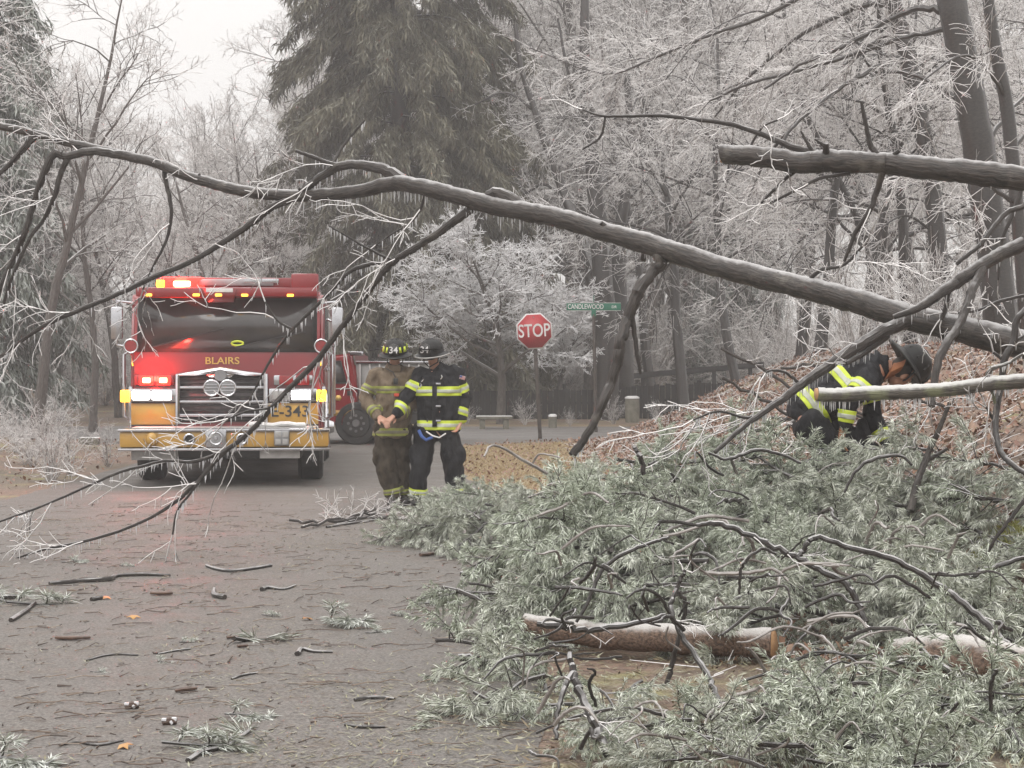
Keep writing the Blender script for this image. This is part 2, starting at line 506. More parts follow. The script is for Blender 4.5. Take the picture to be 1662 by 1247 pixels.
M['hair'] = pm('hair', (0.03, 0.02, 0.015), (0.05, 0.035, 0.025), 40, 0.6)
M['boot'] = pm('boot_rubber', (0.018, 0.017, 0.017), (0.04, 0.036, 0.034), 14, 0.5)
M['glove'] = pm('leather_glove', (0.34, 0.13, 0.05), (0.26, 0.09, 0.035), 14, 0.7)
M['blue'] = pm('blue_webbing', (0.04, 0.09, 0.30), (0.05, 0.11, 0.36), 20, 0.6)
M['radio_red'] = pm('red_tab', (0.55, 0.06, 0.02), (0.5, 0.05, 0.02), 20, 0.5)
# ------------------------------------------------------------------ the setting: ground, roads, haze
def axis(fine0, fine1, step, lo, hi, grow=1.18):
    a = list(np.arange(fine0, fine1 + 1e-6, step))
    d, x = step, a[-1]
    while x < hi:
        d *= grow; x += d; a.append(min(x, hi))
    d, x = step, a[0]
    while x > lo:
        d *= grow; x -= d; a.insert(0, max(x, lo))
    return a

def ground_material():
    m, nt, b = nodes_of('forest_ground')
    f1, r1 = noise_fac(nt, 14, 0.35, 0.65, 6)
    f2, r2 = noise_fac(nt, 0.55, 0.42, 0.60, 4)
    f3, r3 = noise_fac(nt, 70, 0.35, 0.65, 3)
    f4, r4 = noise_fac(nt, 3.0, 0.45, 0.62, 5)
    leaf = mixc(nt, f1, (0.085, 0.043, 0.028), (0.24, 0.14, 0.088))
    grass = mixc(nt, f1, (0.20, 0.125, 0.058), (0.37, 0.27, 0.135))
    moss = mixc(nt, f3, (0.20, 0.19, 0.05), (0.34, 0.33, 0.11))
    c = mixc(nt, f2, leaf, grass)
    # straw-coloured grass strip beside the road, a leafier bank above it
    g = nt.nodes.new('ShaderNodeNewGeometry')
    sp = nt.nodes.new('ShaderNodeSeparateXYZ'); nt.links.new(g.outputs['Position'], sp.inputs[0])
    mr = nt.nodes.new('ShaderNodeMapRange'); mr.inputs[1].default_value, mr.inputs[2].default_value = 0.35, 0.08
    ad = nt.nodes.new('ShaderNodeMath'); ad.operation = 'MULTIPLY_ADD'
    nt.links.new(r4, ad.inputs[0]); ad.inputs[1].default_value = 0.5; nt.links.new(sp.outputs[2], ad.inputs[2])
    sb = nt.nodes.new('ShaderNodeMath'); sb.operation = 'SUBTRACT'; nt.links.new(ad.outputs[0], sb.inputs[0]); sb.inputs[1].default_value = 0.25
    nt.links.new(sb.outputs[0], mr.inputs[0])
    my = nt.nodes.new('ShaderNodeMapRange'); my.inputs[1].default_value, my.inputs[2].default_value = 13.0, 17.0
    nt.links.new(sp.outputs[1], my.inputs[0])
    mf = nt.nodes.new('ShaderNodeMapRange'); mf.inputs[1].default_value, mf.inputs[2].default_value = 46.0, 43.0
    nt.links.new(sp.outputs[1], mf.inputs[0])
    mp_ = nt.nodes.new('ShaderNodeMath'); mp_.operation = 'MULTIPLY'; nt.links.new(mr.outputs[0], mp_.inputs[0]); nt.links.new(my.outputs[0], mp_.inputs[1])
    mq0 = nt.nodes.new('ShaderNodeMath'); mq0.operation = 'MULTIPLY'; nt.links.new(mp_.outputs[0], mq0.inputs[0]); nt.links.new(mf.outputs[0], mq0.inputs[1])
    mx_ = nt.nodes.new('ShaderNodeMapRange'); mx_.inputs[1].default_value, mx_.inputs[2].default_value = -5.0, -3.0
    nt.links.new(sp.outputs[0], mx_.inputs[0])
    mq = nt.nodes.new('ShaderNodeMath'); mq.operation = 'MULTIPLY'; nt.links.new(mq0.outputs[0], mq.inputs[0]); nt.links.new(mx_.outputs[0], mq.inputs[1])
    soil = mixc(nt, f3, (0.040, 0.029, 0.023), (0.105, 0.078, 0.060))
    c = mixc(nt, mq.outputs[0], mixc(nt, 0.2, mixc(nt, f2, leaf, soil), c), grass)
    mm = nt.nodes.new('ShaderNodeMath'); mm.operation = 'MULTIPLY'
    nt.links.new(f4, mm.inputs[0]); mm.inputs[1].default_value = 0.75
    mk = nt.nodes.new('ShaderNodeMath'); mk.operation = 'MULTIPLY'
    f5, _ = noise_fac(nt, 0.9, 0.52, 0.62, 2)
    nt.links.new(mm.outputs[0], mk.inputs[0]); nt.links.new(f5, mk.inputs[1])
    c = mixc(nt, mk.outputs[0], c, moss)
    c = mixc(nt, mixfac(nt, f3, 0.30), c, (0.46, 0.42, 0.38))
    nt.links.new(c, b.inputs['Base Color'])
    b.inputs['Roughness'].default_value = 0.7
    bump(nt, b, r1, 0.8, 0.05)
    return m

def mixfac(nt, f, k):
    q = nt.nodes.new('ShaderNodeMath'); q.operation = 'MULTIPLY'
    nt.links.new(f, q.inputs[0]); q.inputs[1].default_value = k
    return q.outputs[0]

def asphalt_material(name, c1, c2, brown):
    m, nt, b = nodes_of(name)
    f1, r1 = noise_fac(nt, 120, 0.36, 0.64, 2)
    f6, r6 = noise_fac(nt, 62, 0.42, 0.62, 3)
    f2, r2 = noise_fac(nt, 1.1, 0.35, 0.65, 5)
    f3, r3 = noise_fac(nt, 34, 0.57, 0.68, 6)
    f4, r4 = noise_fac(nt, 4.5, 0.52, 0.72, 6)
    f5, r5 = noise_fac(nt, 48, 0.50, 0.66, 5)
    c = mixc(nt, f2, c1, c2)
    c = mixc(nt, mixfac(nt, f1, 0.75), c, (0.245, 0.23, 0.215))
    c = mixc(nt, mixfac(nt, f6, 0.6), c, (0.038, 0.032, 0.030))
    c = mixc(nt, mixfac(nt, f4, 0.55), c, brown)
    c = mixc(nt, mixfac(nt, f3, 0.75), c, (0.045, 0.034, 0.030))
    c = mixc(nt, mixfac(nt, f5, 0.30), c, (0.30, 0.25, 0.215))
    nt.links.new(c, b.inputs['Base Color'])
    mr = nt.nodes.new('ShaderNodeMapRange'); mr.inputs[3].default_value, mr.inputs[4].default_value = 0.48, 0.8
    nt.links.new(f2, mr.inputs[0]); nt.links.new(mr.outputs[0], b.inputs['Roughness'])
    bump(nt, b, r1, 0.5, 0.008)
    return m

M['ground'] = ground_material()
M['asphalt'] = asphalt_material('wet_asphalt', (0.098, 0.089, 0.080), (0.142, 0.129, 0.116), (0.115, 0.085, 0.064))
M['asphalt_far'] = asphalt_material('street_asphalt', (0.135, 0.128, 0.130), (0.175, 0.168, 0.168), (0.15, 0.13, 0.12))

xs = axis(-8, 9, 0.25, -130, 130)
ys = axis(5, 48, 0.3, -25, 215)
gv = [(x, y, bank(x, y)) for y in ys for x in xs]
nx = len(xs)
gf = [(j * nx + i, j * nx + i + 1, (j + 1) * nx + i + 1, (j + 1) * nx + i) for j in range(len(ys) - 1) for i in range(nx - 1)]
gm = np_mesh('ground', gv, [i for f in gf for i in f], [4] * len(gf))
gm.materials.append(M['ground']); gm.shade_smooth()
tag(link(bpy.data.objects.new('ground', gm)), kind='structure')

def edge_right(y):     # right-hand edge of the asphalt, swinging out into the junction
    return 0.10 + 0.12 * math.sin(y * 0.9) * 0.3 - 1.15 * sstep(17, 31, y) + 2.6 * sstep(32.6, 36.5, y) ** 2
def edge_left(y):
    return -5.75 - 2.5 * sstep(31, 35.5, y) ** 2
rv, rf = [], []
yy = list(np.arange(-20, 36.6, 0.4))
rr = random.Random(4)
for y in yy:
    a, c = edge_left(y) + rr.uniform(-.05, .05), edge_right(y) + rr.uniform(-.06, .06)
    rv += [(a, y, 0.004), ((a + c) / 2, y, 0.004), (c, y, 0.004)]
for i in range(len(yy) - 1):
    for k in (0, 1):
        rf.append((i * 3 + k, i * 3 + k + 1, (i + 1) * 3 + k + 1, (i + 1) * 3 + k))
rm = np_mesh('road', rv, [i for f in rf for i in f], [4] * len(rf)); rm.materials.append(M['asphalt'])
tag(link(bpy.data.objects.new('road', rm)), kind='structure')
cv, cf = [], []
cx = list(np.arange(-60, 60.1, 1.0))
for x in cx:
    cv += [(x, 36.4 + 0.004 * x * x * 0.3 + rr.uniform(-.04, .04), 0.008), (x, 43.6 + 0.004 * x * x * 0.3 + rr.uniform(-.05, .05), 0.008)]
for i in range(len(cx) - 1):
    cf.append((i * 2, i * 2 + 2, i * 2 + 3, i * 2 + 1))
cm = np_mesh('cross_street', cv, [i for f in cf for i in f], [4] * len(cf)); cm.materials.append(M['asphalt_far'])
tag(link(bpy.data.objects.new('cross_street', cm)), kind='structure')

hz = MB().box((0, 95, 24), (262, 244, 52))
hm, hnt, hb = nodes_of('haze')
hnt.nodes.remove(hb)
pv = hnt.nodes.new('ShaderNodeVolumePrincipled')
pv.inputs['Color'].default_value = (0.96, 0.95, 0.96, 1)
pv.inputs['Density'].default_value = HAZE_DENSITY
pv.inputs['Anisotropy'].default_value = 0.2
hnt.links.new(pv.outputs[0], hnt.nodes['Material Output'].inputs['Volume'])
haze = hz.obj('haze', hm, None, smooth=False)
tag(haze, kind='stuff')

# ------------------------------------------------------------------ trees: growing limbs and twigs
def wander(rng, p, d, length, n, r0, r1, wob, grav, curl=0.0):
    """a limb of n spans that wanders and sags; returns points, radii, directions"""
    pts, rad, dirs = [p.copy()], [r0], [d.copy()]
    st = length / n
    d = d.copy()
    for i in range(n):
        d = d + rng.normal(0, wob, 3)
        d[2] += grav * st + curl * (i / n) * st
        d /= np.linalg.norm(d)
        p = p + d * st
        pts.append(p); dirs.append(d.copy())
        rad.append(r0 + (r1 - r0) * ((i + 1) / n))
    return np.array(pts), np.array(rad), dirs

def side(rng, d, ang, flat=0.0):
    a = rng.normal(0, 1, 3)
    a -= d * np.dot(a, d)
    a[2] *= (1 - flat)
    a /= (np.linalg.norm(a) + 1e-9)
    v = d * math.cos(ang) + a * math.sin(ang)
    return v / np.linalg.norm(v)

def twigs_on(rng, pts, dirs, segs, length, levels, per_m, r, grav, wob=0.16, start=0.15, ang=(0.6, 1.15), ends=True, shrink=0.5, rmin=0.003, flat=0.0, nseg=3):
    """sprouts twigs (and twigs on twigs) from a limb into segs"""
    L = float(np.sum(np.linalg.norm(np.diff(pts, axis=0), axis=1)))
    cnt = max(1, int(rng.poisson(max(0.3, L * (1 - start) * per_m))))
    m = len(pts)
    ts = np.sort(rng.uniform(start, 1.0, cnt))
    if ends: ts = np.append(ts, 1.0)
    for t in ts:
        x = t * (m - 1); i = min(int(x), m - 2); f = x - i
        p = pts[i] * (1 - f) + pts[i + 1] * f
        d = side(rng, np.asarray(dirs[min(i + 1, m - 1)]), rng.uniform(*ang) * (0.25 if t == 1.0 else 1), flat)
        l = length * rng.uniform(0.55, 1.25) * (1.1 - 0.5 * t)
        q, rad, dd = wander(rng, p, d, l, nseg if levels > 0 else 2, r, max(rmin * 0.7, r * 0.45), wob, grav)
        for k in range(len(q) - 1):
            segs.append((*q[k], *q[k + 1], rad[k], rad[k + 1]))
        if levels > 0:
            twigs_on(rng, q, dd, segs, length * shrink, levels - 1, per_m * 1.75, max(rmin, r * 0.62), grav, wob, 0.1, ang, ends, shrink, rmin, flat, nseg)

def bare_tree(seed, H, r0, limbs=16, limb_len=0.42, up=0.75, droop=-0.02, twig=0.9, per_m=2.3, levels=2, rt=0.016, rmin=0.0075, first=0.22, flat=0.0, fork=True, mats=('bark_far', 'twig_far')):
    """meshes of trunk and crown of one bare frosted tree standing at the origin"""
    rng = np.random.RandomState(seed)
    tb, segs = MB(), []
    n = 14
    pts, rad, dirs = wander(rng, np.array((0, 0, -0.25)), unit((rng.normal(0, .05), rng.normal(0, .05), 1)), H * 0.94, n, r0, r0 * 0.10, 0.07, 0.03)
    rad[0] *= 1.35
    tb.tube(pts, rad, 9, lump=0.06, seed=seed)
    twigs_on(rng, pts[-3:], dirs[-3:], segs, twig, levels, per_m * 1.3, rt, droop, rmin=rmin, flat=flat)
    ang0 = rng.uniform(0, 6.28)
    for k in range(limbs):
        t = first + (0.97 - first) * (k + rng.uniform(0, .8)) / limbs
        x = t * n; i = min(int(x), n - 1); f = x - i
        p = pts[i] * (1 - f) + pts[i + 1] * f
        az = ang0 + k * 2.4 + rng.normal(0, .4)
        e = up * rng.uniform(0.6, 1.3)
        d = unit((math.cos(az), math.sin(az), e))
        l = H * limb_len * (1.12 - 0.72 * t) * rng.uniform(0.75, 1.2)
        rl = max(0.012, (rad[i] * (1 - f) + rad[i + 1] * f) * 0.52)
        q, rq, dq = wander(rng, p, d, l, 7, rl, max(0.008, rl * 0.18), 0.13, droop + 0.05, 0)
        tb.tube(q, rq, 6, caps=False)
        # second-order limbs
        for j in range(int(3 + l * 1.0)):
            tt = rng.uniform(0.22, 0.95)
            xi = tt * 7; a = min(int(xi), 6); g = xi - a
            pp = q[a] * (1 - g) + q[a + 1] * g
            d2 = side(rng, dq[a], rng.uniform(0.45, 0.95), flat)
            q2, r2, dd2 = wander(rng, pp, d2, l * 0.5 * (1.15 - tt * 0.6), 5, max(0.009, rq[a] * 0.55), 0.007, 0.14, droop)
            tb.tube(q2, r2, 4, caps=False)
            twigs_on(rng, q2, dd2, segs, twig, levels, per_m, rt, droop, rmin=rmin, flat=flat)
        twigs_on(rng, q[3:], dq[3:], segs, twig, levels, per_m, rt, droop, rmin=rmin, flat=flat)
    return tb.mesh('trunk', M[mats[0]]), seg_mesh('crown', segs, M[mats[1]]), len(segs)

def place_tree(name, label, cat, meshes, loc, scale, rz, group=None):
    t = thing(name, label, cat, loc, rz, group)
    t.scale = (scale, scale, scale)
    for nm, me in zip(('trunk', 'crown'), meshes):
        link(bpy.data.objects.new(nm, me), t)
    return t

def shrub_mesh(seed, H, stems=12, twig=0.4, levels=1, per_m=5, rt=0.006, rmin=0.004, mat='twig_ice', spread=0.7, grav=-0.1):
    rng = np.random.RandomState(seed)
    segs = []
    for k in range(stems):
        az = rng.uniform(0, 6.28); e = rng.uniform(0.1, spread)
        d = unit((math.cos(az) * e, math.sin(az) * e, 1))
        p = np.array((math.cos(az) * .08 * rng.rand(), math.sin(az) * .08 * rng.rand(), -0.03))
        q, rq, dq = wander(rng, p, d, H * rng.uniform(.6, 1.1), 6, rt * 1.8, rt, 0.12, grav)
        for i in range(len(q) - 1):
            segs.append((*q[i], *q[i + 1], rq[i], rq[i + 1]))
        twigs_on(rng, q, dq, segs, twig, levels, per_m, rt, grav, rmin=rmin)
    return seg_mesh('shrub', segs, M[mat]), len(segs)

NSEG = 0
# the woods: six grown trees, copied; each copy stands where it stands
variants = []
for k, (H, r0, lim, per, up) in enumerate([(15, .20, 17, 2.5, .9), (16, .24, 16, 2.4, .75), (14, .17, 18, 2.6, 1.1), (17, .26, 15, 2.3, .8), (15, .19, 18, 2.5, 1.0)]):
    tm, cmh, ns = bare_tree(100 + k, H, r0, lim, 0.36, up, -0.035, 0.85, per, 2, 0.017, 0.0095)
    variants.append((tm, cmh, H)); NSEG += ns
rng = random.Random(11)
def top_of(px):
    return float(np.interp(px, [-300, -60, 0, 60, 130, 200, 250, 300, 380, 430, 500, 600, 900, 2000], [40, 60, 70, 70, 85, 125, 165, 140, 80, 50, 10, -120, -260, -400]))
n_left = n_right = 0
woods = []
for k in range(64):
    px = -160 + 1990 * ((k * 0.618034) % 1.0)
    if px > 1080 and k % 3 == 0: continue
    woods.append((px, rng.choice([24, 28, 33, 38, 44, 50]) * rng.uniform(.93, 1.07)))
for k in range(16):
    woods.append((rng.uniform(-130, 520), rng.uniform(40, 64)))
for k in range(14):
    woods.append((rng.uniform(920, 1250), rng.uniform(34, 52)))
for px, s in woods:
    top = top_of(px) + rng.uniform(-10, 70) + (0 if s < 40 else rng.uniform(20, 130)) * (1 if px < 560 else .5)
    b = P(px, 0, s)
    gz = bank(b[0], b[1])
    base_py = HORIZON + (EYE - gz) * s
    H = (base_py - top) / s
    if H > 24: H = 24 * rng.uniform(.85, 1.0)
    tm, cmh, VH = variants[rng.randrange(5)]
    leftside = px < 600
    place_tree('bare_tree', 'ice-coated bare tree in the hazy woods ' + ('behind the fire engine' if leftside else 'behind the bank and the stop sign'), 'tree',
               (tm, cmh), (b[0], b[1], gz), H / VH, rng.uniform(0, 6.28), 'bare trees in the woods ' + ('behind the engine' if leftside else 'behind the bank'))

# slender near trees on the left verge
tmA, cA, ns = bare_tree(201, 10, .13, 12, .30, .8, -0.05, 0.7, 2.6, 2, 0.010, 0.006, first=.35, mats=('bark_far', 'twig_ice')); NSEG += ns
tmB, cB, ns = bare_tree(202, 9, .10, 11, .30, .9, -0.05, 0.7, 2.6, 2, 0.010, 0.006, first=.3, mats=('bark_far', 'twig_ice')); NSEG += ns
for px, s, sc, rz, mm, lab in [(55, 82, 1.0, .3, 0, 'thickest brown-barked tree on the left verge, beside the brush'),
                               (150, 74, .95, 1.9, 1, 'thin ice-coated tree nearest the left of the fire engine'),
                               (-40, 88, 1.1, 4.0, 0, 'ice-coated tree at the far left edge of the verge'),
                               (100, 62, 1.05, 5.0, 1, 'slim frosted tree standing between the brown-barked tree and the engine'),
                               (195, 60, .9, 2.9, 0, 'frosted tree half hidden behind the left side of the engine')]:
    b = P(px, 0, s)
    place_tree('roadside_tree', lab, 'tree', ((tmA, cA), (tmB, cB))[mm], (b[0], b[1], bank(b[0], b[1])), sc, rz)

# frosted shrubs along the left verge and beyond the street
shr = []
for k in range(4):
    me, ns = shrub_mesh(300 + k, 1.5, 16, .42, 1, 5.5, .006, .0045); shr.append(me); NSEG += ns
def place_shrub(px, s, sc, lab, group=None, me=None, name='frosted_shrub'):
    b = P(px, 0, s)
    o = bpy.data.objects.new(name, me or shr[rng.randrange(4)])
    link(o); o.location = (b[0], b[1], bank(b[0], b[1])); o.scale = (sc, sc, sc); o.rotation_euler = (0, 0, rng.uniform(0, 6.28))
    tag(o, lab, 'shrub', group)
for k in range(16):
    px = rng.uniform(-60, 190); s = rng.uniform(78, 125)
    if (px - CENTRE) / s > -5.9: px = CENTRE - 6.0 * s - rng.uniform(0, 60)
    place_shrub(px, s, rng.uniform(.3, .65), 'tangled ice-coated brush on the left verge beside the road', 'brush on the left verge')

thk = []
for k in range(3):
    me, ns = shrub_mesh(340 + k, 3.4, 22, .85, 1, 3.6, .012, .009, 'twig_far', .8); thk.append(me); NSEG += ns
for k in range(84):
    px = -140 + 1500 * ((k * .618034) % 1.0); s = rng.choice([34, 40, 46, 52]) * rng.uniform(.95, 1.05)
    if 560 < px < 740: s = min(s, 46)
    place_shrub(px, s, rng.uniform(.7, 1.25), 'frosted thicket growing under the hazy woods', 'thickets under the woods', thk[k % 3], 'thicket')

# big dark conifer
def conifer_mesh(seed, H, Rb, nb, per, mat, spray=(.30, .065), droop=.55):
    rng = np.random.RandomState(seed)
    Q = []
    tb = MB().tube([(0, 0, -.3), (0.05, 0, H * .5), (0, 0.05, H)], [.42, .26, .03], 10)
    br = MB()
    for k in range(nb):
        t = (k + rng.rand()) / nb
        h = H * (0.03 + 0.95 * t)
        rad = Rb * (1 - t ** 1.9) ** 0.75 * rng.uniform(.66, 1.14) + .25
        if t < .10: rad *= .75 + 2.5 * t
        az = rng.uniform(0, 6.28)
        d = np.array((math.cos(az), math.sin(az), rng.uniform(.1, .45)))
        p = np.array((0, 0, h))
        m = 6
        pts = [p]
        for i in range(m):
            d = d + np.array((0, 0, -droop * .33)) + rng.normal(0, .06, 3)
            d /= np.linalg.norm(d)
            p = p + d * rad / m * 1.12
            pts.append(p)
        pts = np.array(pts)
        if k % 3 == 0: br.tube(pts[:5], [.035, .03, .025, .018, .01], 4, caps=False)
        n = int(per * rad)
        tt = rng.uniform(.12, 1.0, n) ** .75 * m
        ii = np.minimum(tt.astype(int), m - 1); ff = (tt - ii)[:, None]
        c = pts[ii] * (1 - ff) + pts[ii + 1] * ff + rng.normal(0, .10, (n, 3)) * np.array((1, 1, .7))
        out = np.array((math.cos(az), math.sin(az), 0))
        dd = out * rng.uniform(-.1, .7, n)[:, None] + rng.normal(0, .38, (n, 3)) + np.array((0, 0, -1.0))
        dd /= np.linalg.norm(dd, axis=1)[:, None]
        sd = np.cross(dd, rng.normal(0, 1, (n, 3))); sd /= np.linalg.norm(sd, axis=1)[:, None]
        nrm = np.cross(dd, sd)
        L = spray[0] * rng.uniform(.6, 1.5, n)[:, None]; W = spray[1] * rng.uniform(.6, 1.4, n)[:, None]
        q = np.stack([c, c + dd * L * .45 + sd * W + nrm * W * .3, c + dd * L, c + dd * L * .45 - sd * W + nrm * W * .3], axis=1)
        Q.append(q)
    return tb.mesh('trunk', M['bark_dark']), quad_mesh('crown', np.concatenate(Q), M[mat]), br.mesh('branches', M['bark_dark'])

ct, cc, cb = conifer_mesh(5, 21, 4.15, 470, 190, 'conifer', (.30, .018), .62)
t = thing('conifer_tree', 'huge dark drooping evergreen towering behind the fire engine and pickup', 'tree', (*P(648, 0, 58)[:2], 0), .4)
for nm, me in (('trunk', ct), ('crown', cc), ('boughs', cb)): link(bpy.data.objects.new(nm, me), t)
ct2, cc2, cb2 = conifer_mesh(6, 12, 2.2, 220, 130, 'conifer_frost', (.26, .023), .6)
for px, s, sc, lab, mats in [(780, 52, 1.0, 'smaller dark evergreen to the right of the huge drooping evergreen', 'conifer'),
                       (-25, 66, 1.1, 'frosted evergreen at the left edge of the woods', None),
                       (1190, 45, .85, 'frosted evergreen beyond the rail fence', None)]:
    b = P(px, 0, s)
    t = thing('conifer_tree', lab, 'tree', (b[0], b[1], bank(b[0], b[1])), px); t.scale = (sc, sc, sc)
    c2 = cc2
    if mats:
        c2 = cc2.copy(); c2.materials.clear(); c2.materials.append(M[mats])
    for nm, me in (('trunk', ct2), ('crown', c2), ('boughs', cb2)): link(bpy.data.objects.new(nm, me), t)

# low white-frosted dogwood behind the signs
dm, dc, ns = bare_tree(41, 4.5, .11, 20, .62, .42, -0.03, .48, 7.2, 2, .0108, .0074, first=.28, flat=.45, mats=('bark_far', 'twig_white')); NSEG += ns
b = P(812, 0, 66)
place_tree('dogwood_tree', 'low spreading tree white with frost behind the two firefighters and stop sign', 'tree', (dm, dc), (b[0], b[1], bank(b[0], b[1])), 1.16, 1.0)
b = P(765, 0, 60)
place_tree('dogwood_tree', 'white-frosted low tree just behind the helmets of the two firefighters', 'tree', (dm, dc), (b[0], b[1], bank(b[0], b[1])), 1.0, 4.6)
b = P(905, 0, 55)
place_tree('dogwood_tree', 'smaller white-frosted tree behind the street name sign', 'tree', (dm, dc), (b[0], b[1], bank(b[0], b[1])), .95, 3.3)

# hand-laid trees: trunk and chief limbs by their course, twigs grown on them
def laid_tree(name, label, trunks, limbs, twig_args, mats, s0, seed, cat='tree', sub=('trunk', 'limbs', 'twigs'), n=5):
    rng2 = np.random.RandomState(seed)
    root = P(trunks[0][0][0], trunks[0][0][1], trunks[0][0][2])
    t = thing(name, label, cat, tuple(root))
    segs = []
    for k, tr in enumerate(trunks):
        pts, rad = limb(tr, n, .03, seed + k)
        part(sub[0], MB(root).tube(pts, rad, 10, lump=.05, seed=seed), M[mats[0]], t)
    for k, lb in enumerate(limbs):
        pts, rad = limb(lb, 5, .25, seed + 50 + k)
        part('limb', MB(root).tube(pts, rad, 6, lump=.05), M[mats[0]], t)
        dirs = [unit(v) for v in np.gradient(pts, axis=0)]
        twigs_on(rng2, pts, dirs, segs, *twig_args[0], **twig_args[1])
    global NSEG
    NSEG += len(segs)
    if segs:
        o = link(bpy.data.objects.new(sub[2], seg_mesh(sub[2], segs, M[mats[1]], root)), t)
        tag(o, kind='stuff')
    return t

tw_far = ((.95, 2, 2.6, .010, -.10), dict(rmin=.0065))
laid_tree('oak_tree', 'stout dark double-trunked tree behind the street name sign', [
    [(985, 690, 62, 42), (984, 560, 62, 38), (978, 450, 62, 34), (968, 330, 62, 28), (955, 200, 62, 22), (948, 60, 62, 16), (952, -90, 62, 10)],
    [(1012, 690, 60, 36), (1012, 560, 60, 32), (1004, 470, 60, 28), (1006, 380, 60, 20), (1022, 260, 60, 14), (1018, 120, 60, 10)],
    [(976, 470, 62, 20), (950, 400, 61, 18), (918, 320, 60, 16), (890, 245, 60, 13), (868, 180, 60, 11), (846, 110, 60, 9), (836, 40, 60, 7)]],
    [[(966, 330, 62, 12), (990, 260, 61, 9), (1030, 170, 60, 6), (1070, 60, 60, 4)],
     [(955, 200, 62, 9), (925, 130, 62, 6), (905, 30, 62, 4)],
     [(890, 245, 60, 7), (920, 180, 59, 5), (935, 90, 59, 4)],
     [(868, 180, 60, 6), (820, 150, 60, 4), (770, 170, 60, 3)],
     [(918, 320, 60, 7), (880, 300, 59, 5), (830, 330, 58, 3)],
     [(846, 110, 60, 5), (800, 70, 59, 4), (740, 40, 58, 3)],
     [(978, 430, 62, 8), (1040, 370, 61, 6), (1090, 340, 60, 4)],
     [(950, 400, 61, 7), (905, 390, 60, 5), (870, 420, 59, 3)]], tw_far, ('bark_dark', 'twig_ice'), 60, 71)

tw_near = ((1.0, 2, 3.6, .0068, -.62), dict(rmin=.0046, wob=.15, ang=(.35, 1.0)))
# the tall trees on the bank at the right, with long arching limbs
laid_tree('bank_tree', 'thickest tall dark trunk on the bank at upper right', [
    [(1640, 640, 118, 62), (1622, 480, 118, 55), (1602, 330, 118, 52), (1582, 200, 118, 50), (1556, 60, 118, 48), (1535, -60, 118, 44), (1500, -300, 118, 36)]],
    [[(1545, 20, 118, 16), (1500, 12, 117, 11), (1450, 30, 116, 9), (1380, 70, 115, 7), (1310, 100, 113, 5), (1240, 145, 112, 4)],
     [(1572, 45, 118, 12), (1500, 55, 116, 9), (1440, 70, 114, 7), (1330, 105, 112, 6), (1220, 135, 110, 5), (1150, 165, 108, 3)],
     [(1580, 190, 118, 12), (1540, 150, 117, 9), (1480, 120, 115, 7), (1440, 118, 114, 5)],
     [(1590, 250, 118, 9), (1640, 180, 116, 7), (1700, 120, 114, 5)],
     [(1610, 380, 118, 9), (1660, 330, 116, 6), (1720, 310, 114, 4)]], tw_near, ('bark_dark', 'twig_ice'), 118, 72)
laid_tree('bank_tree', 'slimmer dark trunk left of the thickest trunk on the bank', [
    [(1545, 640, 104, 34), (1528, 450, 104, 30), (1512, 300, 104, 28), (1498, 220, 104, 28), (1476, 110, 104, 27), (1450, 0, 104, 26), (1405, -200, 104, 20)]],
    [[(1462, 55, 104, 9), (1420, 70, 103, 8), (1360, 120, 102, 7), (1300, 190, 101, 6), (1250, 250, 100, 5), (1215, 320, 100, 3)],
     [(1450, 10, 104, 9), (1400, 10, 103, 8), (1330, 40, 102, 7), (1270, 80, 101, 6), (1210, 130, 100, 5), (1160, 190, 99, 3)],
     [(1475, 90, 104, 8), (1420, 110, 105, 8), (1370, 140, 106, 7), (1330, 170, 107, 6), (1280, 215, 108, 5), (1255, 280, 108, 3)],
     [(1490, 120, 104, 7), (1540, 160, 103, 6), (1580, 170, 102, 4)],
     [(1520, 380, 104, 6), (1470, 350, 104, 4), (1430, 370, 104, 3)],
     [(1440, -40, 104, 9), (1340, -20, 103, 8), (1230, 30, 101, 7), (1140, 62, 100, 5), (1060, 95, 99, 4), (980, 120, 98, 3), (860, 78, 97, 2)]], tw_near, ('bark_dark', 'twig_ice'), 104, 73)
laid_tree('bank_tree', 'thin dark trunk at the upper right edge of the picture', [
    [(1668, 560, 126, 24), (1650, 330, 126, 22), (1635, 180, 126, 22), (1612, 60, 126, 20), (1596, -80, 126, 18), (1580, -260, 126, 14)]],
    [[(1632, 160, 126, 8), (1600, 110, 128, 6), (1560, 90, 130, 5), (1500, 130, 132, 3)],
     [(1648, 330, 126, 8), (1600, 300, 128, 6), (1550, 290, 130, 4), (1500, 270, 132, 3)],
     [(1640, 250, 126, 7), (1690, 180, 124, 5), (1740, 140, 122, 3)]], tw_near, ('bark_dark', 'twig_ice'), 126, 74)
